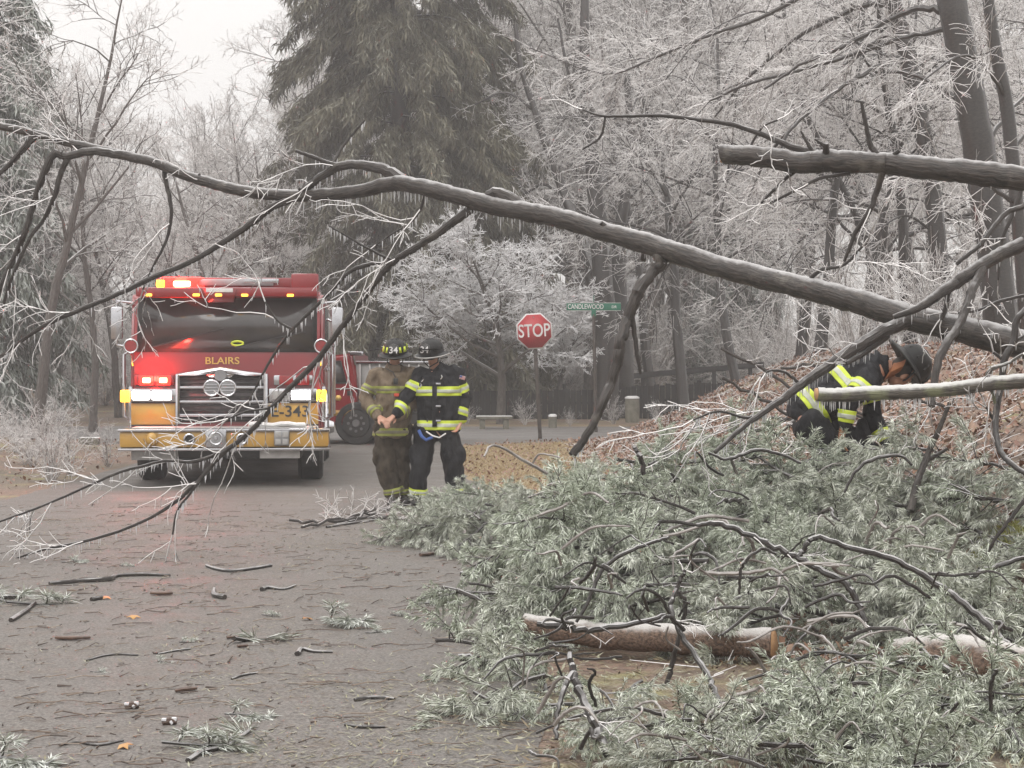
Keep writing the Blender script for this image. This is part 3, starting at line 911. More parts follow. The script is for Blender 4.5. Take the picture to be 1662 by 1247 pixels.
laid_tree('leaning_tree', 'slender leaning tree with arching limbs left of the broken trunk', [
    [(1460, 600, 90, 15), (1420, 430, 90, 13), (1380, 330, 90, 11), (1330, 230, 90, 9), (1290, 130, 90, 8), (1270, 0, 90, 7), (1255, -120, 90, 5)]],
    [[(1400, 400, 90, 6), (1350, 350, 90, 5), (1300, 330, 90, 4), (1240, 350, 90, 3)],
     [(1340, 240, 90, 5), (1290, 220, 90, 4), (1230, 235, 90, 3), (1180, 290, 90, 2)],
     [(1300, 150, 90, 5), (1240, 130, 90, 4), (1170, 150, 90, 3), (1120, 200, 90, 2)],
     [(1420, 430, 90, 6), (1460, 380, 90, 4), (1490, 330, 90, 3)],
     [(1275, 30, 90, 4), (1220, 20, 90, 3), (1140, 60, 90, 2), (1080, 130, 90, 2)],
     [(1440, 520, 90, 6), (1390, 480, 90, 5), (1330, 470, 90, 3)]], ((.80, 2, 3.6, .007, -.35), dict(rmin=.0046, wob=.2)), ('bark_dark', 'twig_ice'), 90, 75)
# several grown trees filling the right-hand woods nearer the bank
tmC, cC, ns = bare_tree(210, 11, .16, 18, .42, .55, -0.24, 1.0, 2.3, 2, .009, .0055, first=.40, mats=('bark_dark', 'twig_ice')); NSEG += ns
tmD, cD, ns = bare_tree(211, 12, .14, 17, .40, .6, -0.26, 1.0, 2.3, 2, .009, .0055, first=.36, mats=('bark_dark', 'twig_ice')); NSEG += ns
for k, (px, s, sc) in enumerate([(1110, 66, 1.0), (1215, 70, 1.0), (1290, 64, 1.15), (1370, 80, .9), (1440, 70, 1.0), (1540, 78, 1.1), (1640, 84, 1.0), (1730, 76, 1.1), (1060, 54, 1.1), (880, 50, 1.0), (1330, 92, .75), (1400, 100, .6), (1480, 98, .7)]):
    b = P(px, 0, s)
    place_tree('woodland_tree', 'fine-twigged ice-coated tree in the thicket above the leafy bank', 'tree', ((tmC, cC), (tmD, cD))[k % 2], (b[0], b[1], bank(b[0], b[1])), sc, k * 1.7, 'fine-twigged trees above the bank')
for k in range(16):
    px = rng.uniform(1380, 1700); s = rng.uniform(84, 118)
    place_shrub(px, s, rng.uniform(.6, 1.3), 'twiggy frosted bush on the leafy bank under the trees', 'bushes on the bank')

# ------------------------------------------------------------------ signs, fences, bench, stone posts
def text_mesh(s, size, mat, ext=0.004, sx=1.0):
    c = bpy.data.curves.new('lettering', 'FONT')
    c.body = s; c.size = size; c.extrude = ext; c.align_x = 'CENTER'; c.align_y = 'CENTER'
    c.offset = size * 0.012
    o = bpy.data.objects.new('lettering', c); COL.objects.link(o)
    bpy.context.view_layer.update()
    me = bpy.data.meshes.new_from_object(o.evaluated_get(bpy.context.evaluated_depsgraph_get()))
    bpy.data.objects.remove(o)
    me.materials.clear(); me.materials.append(mat)
    for v in me.vertices: v.co.x *= sx
    return me

def lettering(s, size, mat, parent, loc, rot=(R(90), 0, 0), name='lettering', width=None):
    me = text_mesh(s, size, mat)
    if width:
        xs_ = [v.co.x for v in me.vertices]; mid = (min(xs_) + max(xs_)) / 2; k = width / (max(xs_) - min(xs_))
        for v in me.vertices: v.co.x = (v.co.x - mid) * k
    o = link(bpy.data.objects.new(name, me), parent)
    o.location = loc; o.rotation_euler = rot
    return o

b = GP(877, 713)
t = thing('stop_sign', 'red octagonal STOP sign on a thin leaning brown post', 'sign', tuple(b), R(4))
t.rotation_euler = (0, R(-3.2), R(4))
def octo(r): return [(r * math.cos(R(22.5 + 45 * k)), r * math.sin(R(22.5 + 45 * k))) for k in range(8)]
part('post', MB().box((0, 0.03, 1.15), (.075, .035, 2.5), bevel=.008), M['post'], t)
part('border', MB().prism([(x, z + 2.16) for x, z in octo(.385)], -.006, .004), M['sign_white'], t, False)
f = part('face', MB().prism([(x, z + 2.16) for x, z in octo(.358)], -.010, -.004), M['sign_red'], t, False)
lettering('STOP', .365, M['sign_white'], t, (0, -.012, 2.16), width=.635)
part('bolt', MB().cyl((0, -.016, 2.44), (0, -.008, 2.44), .012), M['steel'], t)
b = GP(968, 702)
t = thing('street_sign', 'green street name sign on a thin metal pole', 'sign', tuple(b), R(-2))
part('pole', MB().cyl((0, 0, -.2), (-.06, 0, 2.58), .036), M['post'], t)
part('clamp', MB().box((-.06, 0, 2.60), (.10, .06, .14), bevel=.01), M['sign_green'], t)
part('blade', MB().box((-.06, 0, 2.74), (1.18, .012, .155), bevel=.004), M['sign_green'], t)
part('edge_strip', MB().box((-.06, 0, 2.825), (1.18, .016, .012)).box((-.06, 0, 2.657), (1.18, .016, .012)), M['alu'], t)
lettering('CANDLEWOOD', .145, M['sign_white'], t, (-.235, -.010, 2.74), width=.78)
lettering('DR', .08, M['sign_white'], t, (.39, -.010, 2.735), width=.11)
part('cross_blade', MB().box((-.06, 0, 2.91), (.012, .9, .15), bevel=.004), M['sign_green'], t)

def plank_fence(name, label, x0, x1, y0, y1, z0, h0, h1, gap=True):
    n = int(math.hypot(x1 - x0, y1 - y0) / .152)
    t = thing(name, label, 'fence', (x0, y0, z0))
    a = math.atan2(y1 - y0, x1 - x0)
    rr = random.Random(7)
    me = MB().box((0, 0, .5), (.142, .022, 1.0), bevel=.004).mesh('plank', M['fence'])
    fix_normals(me)
    for k in range(n):
        u = (k + .5) / n
        o = link(bpy.data.objects.new('plank', me), t)
        o.location = ((x1 - x0) * u, (y1 - y0) * u + rr.uniform(-.006, .006), 0)
        o.scale = (1, 1, h0 + (h1 - h0) * u + rr.uniform(-.03, .03)); o.rotation_euler = (0, 0, a)
    for zz in (.2, .55):
        part('rail', MB().tube([(0, .04, zz * h0), (x1 - x0, y1 - y0 + .04, zz * h1)], [.03, .03], 4), M['fence'], t, False)
    for k in range(0, n + 1, 14):
        u = k / n
        part('fence_post', MB().box(((x1 - x0) * u, (y1 - y0) * u + .09, .5), (.10, .10, 1.0 * (h0 + (h1 - h0) * u) + .1), bevel=.01), M['fence'], t)
    return t
p0, p1 = P(660, 0, 60.5), P(1000, 0, 61.5)
plank_fence('plank_fence', 'long low dark plank fence beyond the cross street', p0[0], p1[0], p0[1], p1[1], 0, .74, .80)
p0, p1 = P(1006, 0, 60.5), P(1240, 0, 62)
plank_fence('plank_fence', 'dark plank fence under the rail fence at the right', p0[0], p1[0], p0[1], p1[1], 0, .86, 1.05)
p0, p1 = P(1022, 611, 57), P(1240, 592, 57)
t = thing('rail_fence', 'single dark rail on posts above the plank fence', 'fence', (p0[0], p0[1], 0))
d = p1 - p0
part('rail', MB().box((d[0] / 2, 0, (p0[2] + p1[2]) / 2), (np.linalg.norm(d), .05, .16), Matrix.Rotation(-math.atan2(d[2], d[0]), 3, 'Y'), bevel=.01), M['fence'], t)
for u in (.10, .36, .63, .9):
    part('fence_post', MB().box((d[0] * u, .08, .5 * (p0[2] + d[2] * u)), (.11, .09, p0[2] + d[2] * u + .1), bevel=.01), M['fence'], t)

b = GP(802, 697)
t = thing('stone_bench', 'low grey stone bench beyond the cross street', 'bench', tuple(b), R(3))
part('seat', MB().box((0, 0, .27), (.82, .38, .07), bevel=.015), M['stone'], t)
for x in (-.27, .27): part('leg', MB().box((x, 0, .118), (.12, .30, .235), bevel=.012), M['stone'], t)
for px, py, w, h, lab in [(1026, 680, .33, .52, 'taller snow-capped stone post at the foot of the bank'), (897, 695, .19, .27, 'short snow-capped stone post near the stop sign')]:
    b = GP(px, py) if px < 1000 else P(px, 690, 68)
    if px > 1000: b[2] = EYE - (682 - HORIZON) / 68
    t = thing('stone_post', lab, 'post', tuple(b))
    mb = MB().tube([(0, 0, -.06), (0, 0, h * .5), (0, 0, h)], [w * .5, w * .52, w * .49], 12, lump=.04)
    part('shaft', mb, M['stone'], t)
    part('snow_cap', MB().tube([(0, 0, h - .005), (0, 0, h + .03), (0, 0, h + .055)], [w * .53, w * .50, w * .30], 12, lump=.03), M['sign_white'], t)
for px, s, sc, lab in [(758, 66, .34, 'small grey frosted bush left of the stone bench'), (852, 67, .42, 'frosted bush between the stone bench and the stop sign post'),
                       (925, 68, .27, 'low frosted bush right of the short stone post'), (996, 66, .46, 'reddish frosted bush left of the taller stone post'), (1065, 64, .36, 'frosted bush right of the taller stone post'),
                       (700, 63, .4, 'frosted bush behind the two standing firefighters')]:
    place_shrub(px, s, sc, lab)
# the low stump of a block at the far left kerb
b = GP(145, 727)
t = tag(MB((0, 0, 0)).box((0, 0, .09), (.34, .25, .20), bevel=.03).obj('kerb_block', M['stone']), 'pale concrete block at the far end of the left verge', 'block'); t.location = b
# ------------------------------------------------------------------ the fire engine
def Tp(px, py):      # front of the engine: photograph pixel -> local (x, z)
    return ((px - 367) / 128.0, (788 - py) / 128.0)
fx = P(367, 788, 128)
eng = thing('fire_engine', 'red fire engine facing the camera with lights on and yellow bumper', 'fire engine', (fx[0], fx[1], 0), R(4.7))
def tpart(name, mb, mat, parent=eng, smooth=True): return part(name, mb, M[mat] if isinstance(mat, str) else mat, parent, smooth)
def bx(c, s, b=.01, rot=None): return MB().box(c, s, rot, bevel=b)

cab = MB()
# cab shell as a lofted outline: a flat face, raked windscreen, rounded roof
prof = [(.20, .52), (.20, 1.70), (.34, 2.40), (.44, 2.475), (3.1, 2.50), (3.1, .52)]      # (y, z)
n = len(prof)
V = [(-1.22, y, z) for y, z in prof] + [(1.22, y, z) for y, z in prof]
bmx = bmesh.new()
vs = [bmx.verts.new(v) for v in V]
bmx.faces.new(vs[:n][::-1]); bmx.faces.new(vs[n:])
for j in range(n): bmx.faces.new((vs[j], vs[(j + 1) % n], vs[n + (j + 1) % n], vs[n + j]))
bmesh.ops.recalc_face_normals(bmx, faces=list(bmx.faces))
bmesh.ops.bevel(bmx, geom=list(bmx.edges), offset=.045, segments=3, affect='EDGES')
cab.bm(bmx)
tpart('cab', cab, 'red')
# windscreen: raked pane lying just proud of the cab with a black surround
def raked(x0, x1, z0, z1, off):
    f = lambda z: .20 + (z - 1.70) / .70 * .14 - off
    return [(x0, f(z0), z0), (x1, f(z0), z0), (x1, f(z1), z1), (x0, f(z1), z1)]
def slab(q, d):
    q = np.array(q); return MB().add(np.vstack([q, q + np.array((0, d, 0))]), [(0, 1, 2, 3), (7, 6, 5, 4), (0, 4, 5, 1), (1, 5, 6, 2), (2, 6, 7, 3), (3, 7, 4, 0)])
tpart('windscreen_surround', slab(raked(-1.14, 1.14, 1.69, 2.385, .006), .02), 'black', smooth=False)
ws = tpart('windscreen', slab(raked(-1.08, 1.08, 1.735, 2.36, .014), .012), 'glass', smooth=False)
for x0, x1, z0, z1 in [(-.95, -.05, 1.75, 1.99), (.1, 1.0, 1.75, 1.95)]:
    q0 = raked(x0, x0 + .02, z0, z0 + .02, .028)[0]; q1 = raked(x1, x1 + .02, z1, z1 + .02, .028)[0]
    tpart('wiper', MB().tube([q0, q1], [.012, .008], 5), 'dark')
tpart('green_tag', MB().tube([(.13 + .075 * math.cos(a), .19, 1.80 + .028 * math.sin(a)) for a in np.linspace(0, 6.28, 13)], .014, 5), 'lime')
# side windows and doors
for sx in (-1, 1):
    for y0, y1 in ((.55, 1.45), (1.85, 2.85)):
        d = tpart('door', bx((sx * 1.225, (y0 + y1) / 2, 1.5), (.02, y1 - y0 + .16, 1.75), .008), 'red')
        tpart('door_window', bx((sx * 1.238, (y0 + y1) / 2, 2.02), (.014, y1 - y0 - .06, .56), .005), 'glass', d)
        tpart('handle', bx((sx * 1.25, y1 - .02, 1.45), (.03, .16, .05), .008), 'chrome', d)
    tpart('grab_rail', MB().tube([(sx * 1.25, .44, .82), (sx * 1.33, .44, .86), (sx * 1.33, .44, 1.66), (sx * 1.25, .44, 1.70)], .022, 8), 'chrome')
    tpart('grab_rail', MB().tube([(sx * 1.25, 1.62, .82), (sx * 1.34, 1.62, .86), (sx * 1.34, 1.62, 2.1), (sx * 1.25, 1.62, 2.14)], .022, 8), 'chrome')
    tpart('corner_trim', bx((sx * 1.225, .27, 1.02), (.05, .10, .46), .015), 'chrome')
    m = tpart('side_mirror', bx((sx * 1.40, .26, 2.06), (.15, .10, .42), .03), 'chrome')
    tpart('mirror_arm', MB().tube([(sx * 1.2, .34, 2.32), (sx * 1.40, .28, 2.34), (sx * 1.40, .27, 2.2)], .017, 7), 'chrome', m)
    tpart('mirror_arm', MB().tube([(sx * 1.2, .30, 1.74), (sx * 1.40, .28, 1.78), (sx * 1.40, .27, 1.9)], .017, 7), 'chrome', m)
    sp = tpart('round_spot_mirror', MB().tube([(sx * 1.20, .06, 1.765), (sx * 1.20, .09, 1.765)], [.085, .08], 20), 'red_lens')
    tpart('mirror_rim', MB().tube([(sx * 1.20 + .085 * math.cos(a), .06, 1.765 + .085 * math.sin(a)) for a in np.linspace(0, 6.2832, 21)], .011, 6), 'chrome', sp)
    tpart('mirror_stem', MB().tube([(sx * 1.20, .08, 1.66), (sx * 1.19, .20, 1.52)], .013, 6), 'chrome', sp)
# visor with the centre box, plate and markers
tpart('visor', MB().box((0, .24, 2.455), (2.30, .22, .12), bevel=.03), 'red')
vb = tpart('visor_box', MB().prism([(-.30, 2.50), (.12, 2.50), (.08, 2.325), (-.24, 2.325)], .09, .30), 'red', smooth=False)
tpart('visor_plate', bx((-.09, .083, 2.475), (.34, .012, .05), .003), 'white', vb)
for px in (241, 318, 354, 396, 470):
    x, z = Tp(px, 479)
    o = tpart('marker_lamp', bx((x, .11 if abs(px - 354) > 40 else .078, z), (.085, .03, .034), .01), 'marker')
# lightbar
lb = tpart('light_bar', bx((.0, .62, 2.585), (1.86, .34, .14), .03), 'red')
tpart('bar_base', bx((.0, .62, 2.505), (1.75, .30, .03), .005), 'dark', lb)
tpart('bar_screen', bx((.10, .43, 2.59), (.95, .03, .085), .01), 'steel', lb)
tpart('bar_screen', bx((.42, .42, 2.61), (.45, .02, .06), .01), 'chrome', lb)
x, z = Tp(291, 459)
tpart('red_beacon', bx((x, .425, z), (.22, .06, .07), .02), 'lamp_hot', lb)
tpart('beacon_lens', bx((x, .445, z), (.56, .06, .17), .03), 'lamp_red', lb)
x, z = Tp(256, 459)
tpart('amber_beacon', bx((x, .43, z), (.11, .06, .095), .02), 'lamp_amber', lb)
tpart('roof_box', bx((.98, .66, 2.60), (.36, .5, .22), .035), 'red')
# front panel: lettering, grille, lamps
lettering('BLAIRS', .125, M['gold'], eng, (-.06, .190, 1.575), width=.43)
gr = tpart('grille', MB().prism([(-.60, .80), (.47, .80), (.47, 1.40), (.20, 1.42), (-.08, 1.45), (-.36, 1.42), (-.60, 1.40)], .165, .21), 'grille_dark', smooth=False)
tpart('grille_frame', MB().tube([(-.62, .14, .78), (-.62, .14, 1.40), (-.40, .13, 1.415), (-.24, .12, 1.44), (-.08, .12, 1.465), (.08, .12, 1.44), (.24, .13, 1.415), (.49, .14, 1.40), (.49, .14, .78)], .036, 8), 'chrome', gr)
for zz in (1.235, 1.055, .885):
    tpart('grille_bar', bx((-.065, .145, zz), (1.06, .045, .036), .012), 'chrome', gr)
for k in range(11):
    tpart('grille_slat', bx((-.065, .168, .83 + .058 * k), (1.04, .03, .018), .004), 'dark', gr)
em = tpart('round_emblem', MB().tube([(-.08, .08, 1.395), (-.08, .13, 1.395)], [.075, .085], 20), 'steel', gr)
tpart('emblem_wing', MB().prism([(-.26, 1.40), (-.15, 1.45), (-.01, 1.45), (.10, 1.40), (.0, 1.34), (-.16, 1.34)], .11, .15), 'chrome', gr, False)
for x in (-.185, .018):
    h = tpart('horn_speaker', MB().tube([(x, .04, 1.235), (x, .07, 1.235), (x, .13, 1.235)], [.098, .095, .06], 20), 'steel', gr)
    tpart('horn_rim', MB().tube([(x + .098 * math.cos(a), .04, 1.235 + .098 * math.sin(a)) for a in np.linspace(0, 6.2832, 21)], .011, 6), 'chrome', h)
    for q in range(3): tpart('horn_bar', bx((x, .034, 1.195 + .04 * q), (.16, .008, .012), .002), 'chrome', h)
tpart('yellow_stripe', bx((-.92, .185, .90), (.58, .03, .27), .006), 'yellow')
tpart('yellow_stripe', bx((.83, .185, .90), (.66, .03, .27), .006), 'yellow')
for zz in (.755, 1.048):
    tpart('stripe_line', bx((-.92, .182, zz), (.58, .03, .014), .003), 'dark')
    tpart('stripe_line', bx((.83, .182, zz), (.66, .03, .014), .003), 'dark')
lettering('E-343', .20, M['dark'], eng, (.80, .166, .925), width=.47)
for sx in (-1, 1):
    cx_ = -.92 if sx < 0 else .84
    hb_ = tpart('headlamp_bezel', bx((cx_, .16, 1.14), (.62, .08, .17), .02), 'chrome')
    for k, (dx, w_, on) in enumerate([(-.16, .22, sx < 0), (.10, .24, True)]):
        tpart('headlamp', bx((cx_ + dx, .112, 1.14), (w_, .04, .115), .018), 'headlight' if on else 'lens_grey', hb_)
    tpart('turn_lamp', bx((cx_ + sx * .36, .15, 1.13), (.12, .09, .15), .02), 'lamp_amber')
    wb = tpart('warning_lamp_bezel', bx((cx_, .17, 1.33), (.50, .06, .13), .02), 'chrome' if sx > 0 else 'red')
    for dx in (-.09, .12):
        wl2 = tpart('warning_lamp', bx((cx_ + dx, .13, 1.33), (.18, .04, .125), .02), 'lamp_red' if sx < 0 else 'red_lens', wb)
        if sx < 0: tpart('lamp_core', bx((cx_ + dx, .118, 1.33), (.10, .04, .065), .015), 'lamp_hot', wb)
# bumper
bp = tpart('bumper', bx((.01, -.12, .60), (2.58, .62, .20), .03), 'yellow')
for zz in (.715, .475):
    tpart('bumper_trim', bx((.01, -.13, zz), (2.62, .66, .035), .012), 'chrome', bp)
tpart('bumper_deck', bx((.01, -.10, .74), (2.3, .5, .014), .004), 'alu', bp)
sq = tpart('siren_speaker', bx((-.09, -.46, .615), (.26, .06, .235), .02), 'chrome', bp)
tpart('siren_face', MB().tube([(-.09, -.50, .615), (-.09, -.485, .615)], [.098, .105], 22), 'steel', bp)
tpart('siren_ring', MB().tube([(-.09 + .075 * math.cos(a), -.505, .615 + .075 * math.sin(a)) for a in np.linspace(0, 6.2832, 21)], .010, 6), 'chrome', bp)
tpart('siren_hub', MB().tube([(-.09, -.52, .615), (-.09, -.49, .615)], [.02, .03], 12), 'chrome', bp)
for px in (313, 396):
    x, _ = Tp(px, 0)
    tpart('tow_eye', MB().tube([(x + .06 * math.cos(a), -.44, .605 + .06 * math.sin(a)) for a in np.linspace(0, 6.2832, 21)], .016, 8), 'chrome', bp)
    tpart('tow_hole', MB().tube([(x, -.436, .605), (x, -.42, .605)], [.052, .052], 18), 'black', bp)
tpart('fog_lamp', MB().ball((-.88, -.45, .605), (.075, .05, .085), 16, 10), 'yellow', bp)
sqr = tpart('square_lamp', bx((.72, -.445, .615), (.19, .05, .19), .015), 'steel', bp)
for dx in (-.045, .045):
    for dz in (-.045, .045): tpart('lamp_cell', bx((.72 + dx, -.474, .615 + dz), (.07, .012, .07), .004), 'lens_grey', bp)
hose = [(.30 + .10 * k, -.30 + .03 * math.sin(k * 2), .775 + .012 * math.sin(k * 1.7)) for k in range(8)]
tpart('front_hose', MB().tube(hose, .035, 8), 'white', bp)
tpart('plate_left', bx((-.87, -.30, .405), (.56, .03, .13), .006), 'lens_grey')
bpy.data.objects['plate_left'].name = 'step_plate'
tpart('number_plate', bx((.69, -.30, .41), (.50, .03, .11), .006), 'white')
tpart('under_tray', bx((0, .5, .42), (1.9, 1.2, .16), .03), 'dark')
tpart('axle', MB().cyl((-1.0, 1.15, .50), (1.0, 1.15, .50), .09), 'dark')
def wheel(x, y, r=.52, w=.32, parent=eng, rimmat='steel', sxx=1):
    q = [(-w / 2, r * .70), (-w / 2, r * .93), (-w * .36, r), (w * .36, r), (w / 2, r * .93), (w / 2, r * .70)]
    rings = []
    for dx, rad in q:
        rings.append(np.array([(x + dx, y + rad * math.cos(a), r + rad * math.sin(a)) for a in np.linspace(0, 2 * math.pi, 28, endpoint=False)]))
    wl_ = part('wheel', MB().loft(rings), M['black'], parent)
    part('rim', MB().tube([(x + sxx * w * .30, y, r), (x + sxx * w * .52, y, r)], [r * .62, r * .58], 20), M[rimmat], wl_)
    part('hub', MB().tube([(x + sxx * w * .5, y, r), (x + sxx * w * .75, y, r)], [r * .22, r * .16], 14), M['chrome'], wl_)
    for k in range(26):
        a = k * 2 * math.pi / 26
        pass
    return wl_
for sx in (-1, 1):
    wheel(sx * 1.04, 1.15, sxx=sx)
    wheel(sx * 1.04, 5.9, sxx=sx); 
    tpart('wheel_arch', MB().tube([(sx * 1.235, 1.15 + .62 * math.cos(a), .52 + .62 * math.sin(a)) for a in np.linspace(0, math.pi, 13)], .035, 6), 'chrome')
    tpart('mud_flap', bx((sx * 1.04, 1.85, .45), (.36, .02, .5), .004), 'black')
# body behind the cab
bd = tpart('body', bx((0, 6.1, 1.55), (2.42, 5.6, 1.85), .04), 'red')
tpart('pump_panel', bx((0, 3.2, 1.5), (2.36, .22, 1.7), .01), 'steel')
for sx in (-1, 1):
    for y0, y1 in ((3.5, 5.1), (6.75, 8.7)):
        tpart('roller_shutter', bx((sx * 1.216, (y0 + y1) / 2, 1.62), (.02, y1 - y0, 1.35), .005), 'alu', bd)
    tpart('side_stripe', bx((sx * 1.217, 6.1, .86), (.012, 5.55, .22), .003), 'yellow', bd)
    tpart('step_board', bx((sx * 1.2, 1.9, .50), (.12, 2.0, .06), .01), 'alu')
tpart('ladder_rack', bx((-1.0, 6.2, 2.56), (.12, 4.6, .1), .01), 'alu', bd)
tpart('chassis', bx((0, 5.0, .55), (.9, 8.0, .22), .02), 'dark')

# the lit beacon throws red light
def point(name, loc, col, e, r):
    l = bpy.data.lights.new(name, 'POINT'); l.energy = e; l.color = col; l.shadow_soft_size = r
    o = link(bpy.data.objects.new(name, l), eng); o.location = loc
    return o
point('beacon_light', (-.62, .30, 2.66), (1.0, .03, .015), 34, .10)
point('warning_light', (-.92, .02, 1.36), (1.0, .03, .02), 15, .06)

# ------------------------------------------------------------------ red pickup with a flat silver bed, beyond the engine
b0 = P(578, 722, 87)
pk = thing('pickup_truck', 'red pickup with yellow stripe and silver bed behind the fire engine', 'pickup', (b0[0], b0[1], 0), R(-4))
def kp(px, py): return ((px - 578) / 87.0, (722 - py) / 87.0)
pts = [kp(*q) for q in [(440, 690), (440, 640), (485, 632), (512, 580), (572, 573), (583, 632), (581, 660), (577, 672), (568, 690)]]
cabp = MB()
bmx = bmesh.new()
va = [bmx.verts.new((x, 0, z)) for x, z in pts]; vb_ = [bmx.verts.new((x, 1.9, z)) for x, z in pts]
bmx.faces.new(va); bmx.faces.new(vb_[::-1])
for j in range(len(pts)): bmx.faces.new((va[j], vb_[j], vb_[(j + 1) % len(pts)], va[(j + 1) % len(pts)]))
bmesh.ops.recalc_face_normals(bmx, faces=list(bmx.faces))
bmesh.ops.bevel(bmx, geom=list(bmx.edges), offset=.05, segments=3, affect='EDGES')
cabp.bm(bmx)
part('cab', cabp, M['red'], pk)
wp = [kp(*q) for q in [(515, 586), (553, 586), (563, 622), (500, 622)]]
part('side_window', MB().prism(wp, -.012, .01), M['glass'], pk, False)
part('window_trim', MB().tube([(x, -.012, z) for x, z in wp + wp[:1]], .014, 5), M['dark'], pk)
x0, z0 = kp(440, 676); x1, z1 = kp(577, 665)
part('yellow_stripe', MB().prism([kp(441, 675), kp(579, 675), kp(580, 666), kp(441, 666)], -.010, .01), M['yellow'], pk, False)
part('pale_line', MB().prism([kp(441, 632), kp(582, 632), kp(582, 630), kp(441, 630)], -.012, .01), M['lens_grey'], pk, False)
part('door_handle', MB().box((*(lambda q: (q[0], -.02))(kp(568, 0)), kp(0, 638)[1]), (.10, .03, .09), bevel=.01), M['dark'], pk)
part('gold_emblem', MB().tube([(kp(549, 0)[0], -.012, kp(0, 646)[1]), (kp(549, 0)[0], .01, kp(0, 646)[1])], [.06, .06], 6), M['gold'], pk, False)
mr_ = part('mirror_frame', MB().box((kp(578, 0)[0], -.06, kp(0, 574)[1]), (.29, .06, .085), bevel=.015), M['chrome'], pk)
part('mirror_glass', MB().box((kp(578, 0)[0], -.094, kp(0, 574)[1]), (.22, .012, .045), bevel=.004), M['grille_dark'], mr_)
part('mirror_stalk', MB().tube([(kp(574, 0)[0], -.03, kp(0, 577)[1]), (kp(576, 0)[0], .05, kp(0, 592)[1])], .018, 6), M['steel'], mr_)
bed = part('bed_side', MB().prism([kp(580, 655), kp(700, 655), kp(700, 590), kp(577, 590)], .05, .09), M['alu'], pk, False)
for k in range(8):
    x, _ = kp(584 + 16 * k, 0)
    part('bed_rib', MB().box((x, .035, (kp(0, 590)[1] + kp(0, 655)[1]) / 2), (.03, .03, .72), bevel=.006), M['alu'], bed)
part('bed_rail', MB().box((kp(640, 0)[0], .04, kp(0, 588)[1]), (1.44, .07, .045), bevel=.01), M['chrome'], pk)
part('bed_floor', MB().box((kp(640, 0)[0], .95, kp(0, 655)[1]), (1.4, 1.8, .08), bevel=.01), M['alu'], pk)
part('bed_box', MB().box((kp(650, 0)[0], 1.0, kp(0, 625)[1]), (1.15, 1.7, .60), bevel=.02), M['dark'], pk)
part('rear_guard', MB().box((kp(592, 0)[0], .12, kp(0, 668)[1]), (.36, .12, .14), bevel=.03), M['dark'], pk)
part('under_frame', MB().box((kp(570, 0)[0], .95, .48), (3.0, 1.4, .2), bevel=.02), M['dark'], pk)
def wheel2(x, y):
    r, w = .40, .26
    rings = []
    for dy, rad in [(-w / 2, r * .68), (-w / 2, r * .93), (-w * .36, r), (w * .36, r), (w / 2, r * .93), (w / 2, r * .68)]:
        rings.append(np.array([(x + rad * math.cos(a), y + dy, r + rad * math.sin(a)) for a in np.linspace(0, 2 * math.pi, 28, endpoint=False)]))
    w_ = part('wheel', MB().loft(rings, caps=False), M['black'], pk)
    part('rim', MB().tube([(x, y - w * .44, r), (x, y - w * .25, r)], [r * .64, r * .66], 18), M['dark'], w_)
    for k in range(8):
        a = k * math.pi / 4
        part('lug', MB().cyl((x + r * .36 * math.cos(a), y - w * .50, r + r * .36 * math.sin(a)), (x + r * .36 * math.cos(a), y - w * .40, r + r * .36 * math.sin(a)), r * .07, n=8), M['steel'], w_)
    part('hub', MB().tube([(x, y - w * .55, r), (x, y - w * .4, r)], [r * .16, r * .2], 12), M['steel'], w_)
wheel2(0, .10); wheel2(0, 1.75); wheel2(-2.9, .10)
part('front_end', MB().box((-2.75, .95, .95), (1.9, 1.8, .62), bevel=.08), M['red'], pk)
wheel2(-2.9, 1.75)

# ------------------------------------------------------------------ the three firefighters
def remesh(mb, voxel, amp=0.0, fr=9.0, seed=0, smooth=2, amp2=0.0):
    me = mb.mesh('tmp', None, False)
    fix_normals(me)
    o = bpy.data.objects.new('tmp', me); COL.objects.link(o)
    md = o.modifiers.new('r', 'REMESH'); md.mode = 'VOXEL'; md.voxel_size = voxel
    if smooth:
        sm = o.modifiers.new('s', 'SMOOTH'); sm.factor = .5; sm.iterations = smooth
    bpy.context.view_layer.update()
    out = bpy.data.meshes.new_from_object(o.evaluated_get(bpy.context.evaluated_depsgraph_get()))
    bpy.data.objects.remove(o)
    if amp:
        n = len(out.vertices)
        co = np.empty(n * 3); no = np.empty(n * 3)
        out.vertices.foreach_get('co', co); out.vertices.foreach_get('normal', no)
        co = co.reshape(-1, 3); no = no.reshape(-1, 3)
        d = np.array([noise.noise(Vector((c[0] * fr + seed, c[1] * fr, c[2] * fr * .55))) * amp + noise.noise(Vector((c[0] * fr * 2.3 + seed, c[1] * fr * 2.3, c[2] * fr * 1.9))) * (amp * .5) for c in co])
        co += no * d[:, None]
        out.vertices.foreach_set('co', co.ravel()); out.update()
    out.shade_smooth()
    return out

def ellip(c, ax, ay, n=20):
    a = np.linspace(0, 2 * math.pi, n, endpoint=False)
    return np.array(c) + np.cos(a)[:, None] * np.array(ax) + np.sin(a)[:, None] * np.array(ay)

def torso(mb, rows, side_v=(1, 0, 0)):
    """rows of (centre, half width, half depth); closed loft along the spine"""
    C = np.array([r[0] for r in rows], dtype=float)
    T = np.gradient(C, axis=0)
    rings = []
    for (c, a, b), t in zip(rows, T):
        t = unit(t); x = np.array(side_v, dtype=float); x = unit(x - t * np.dot(x, t)); y = np.cross(t, x)
        rings.append(ellip(c, x * a, y * b))
    return mb.loft(rings)

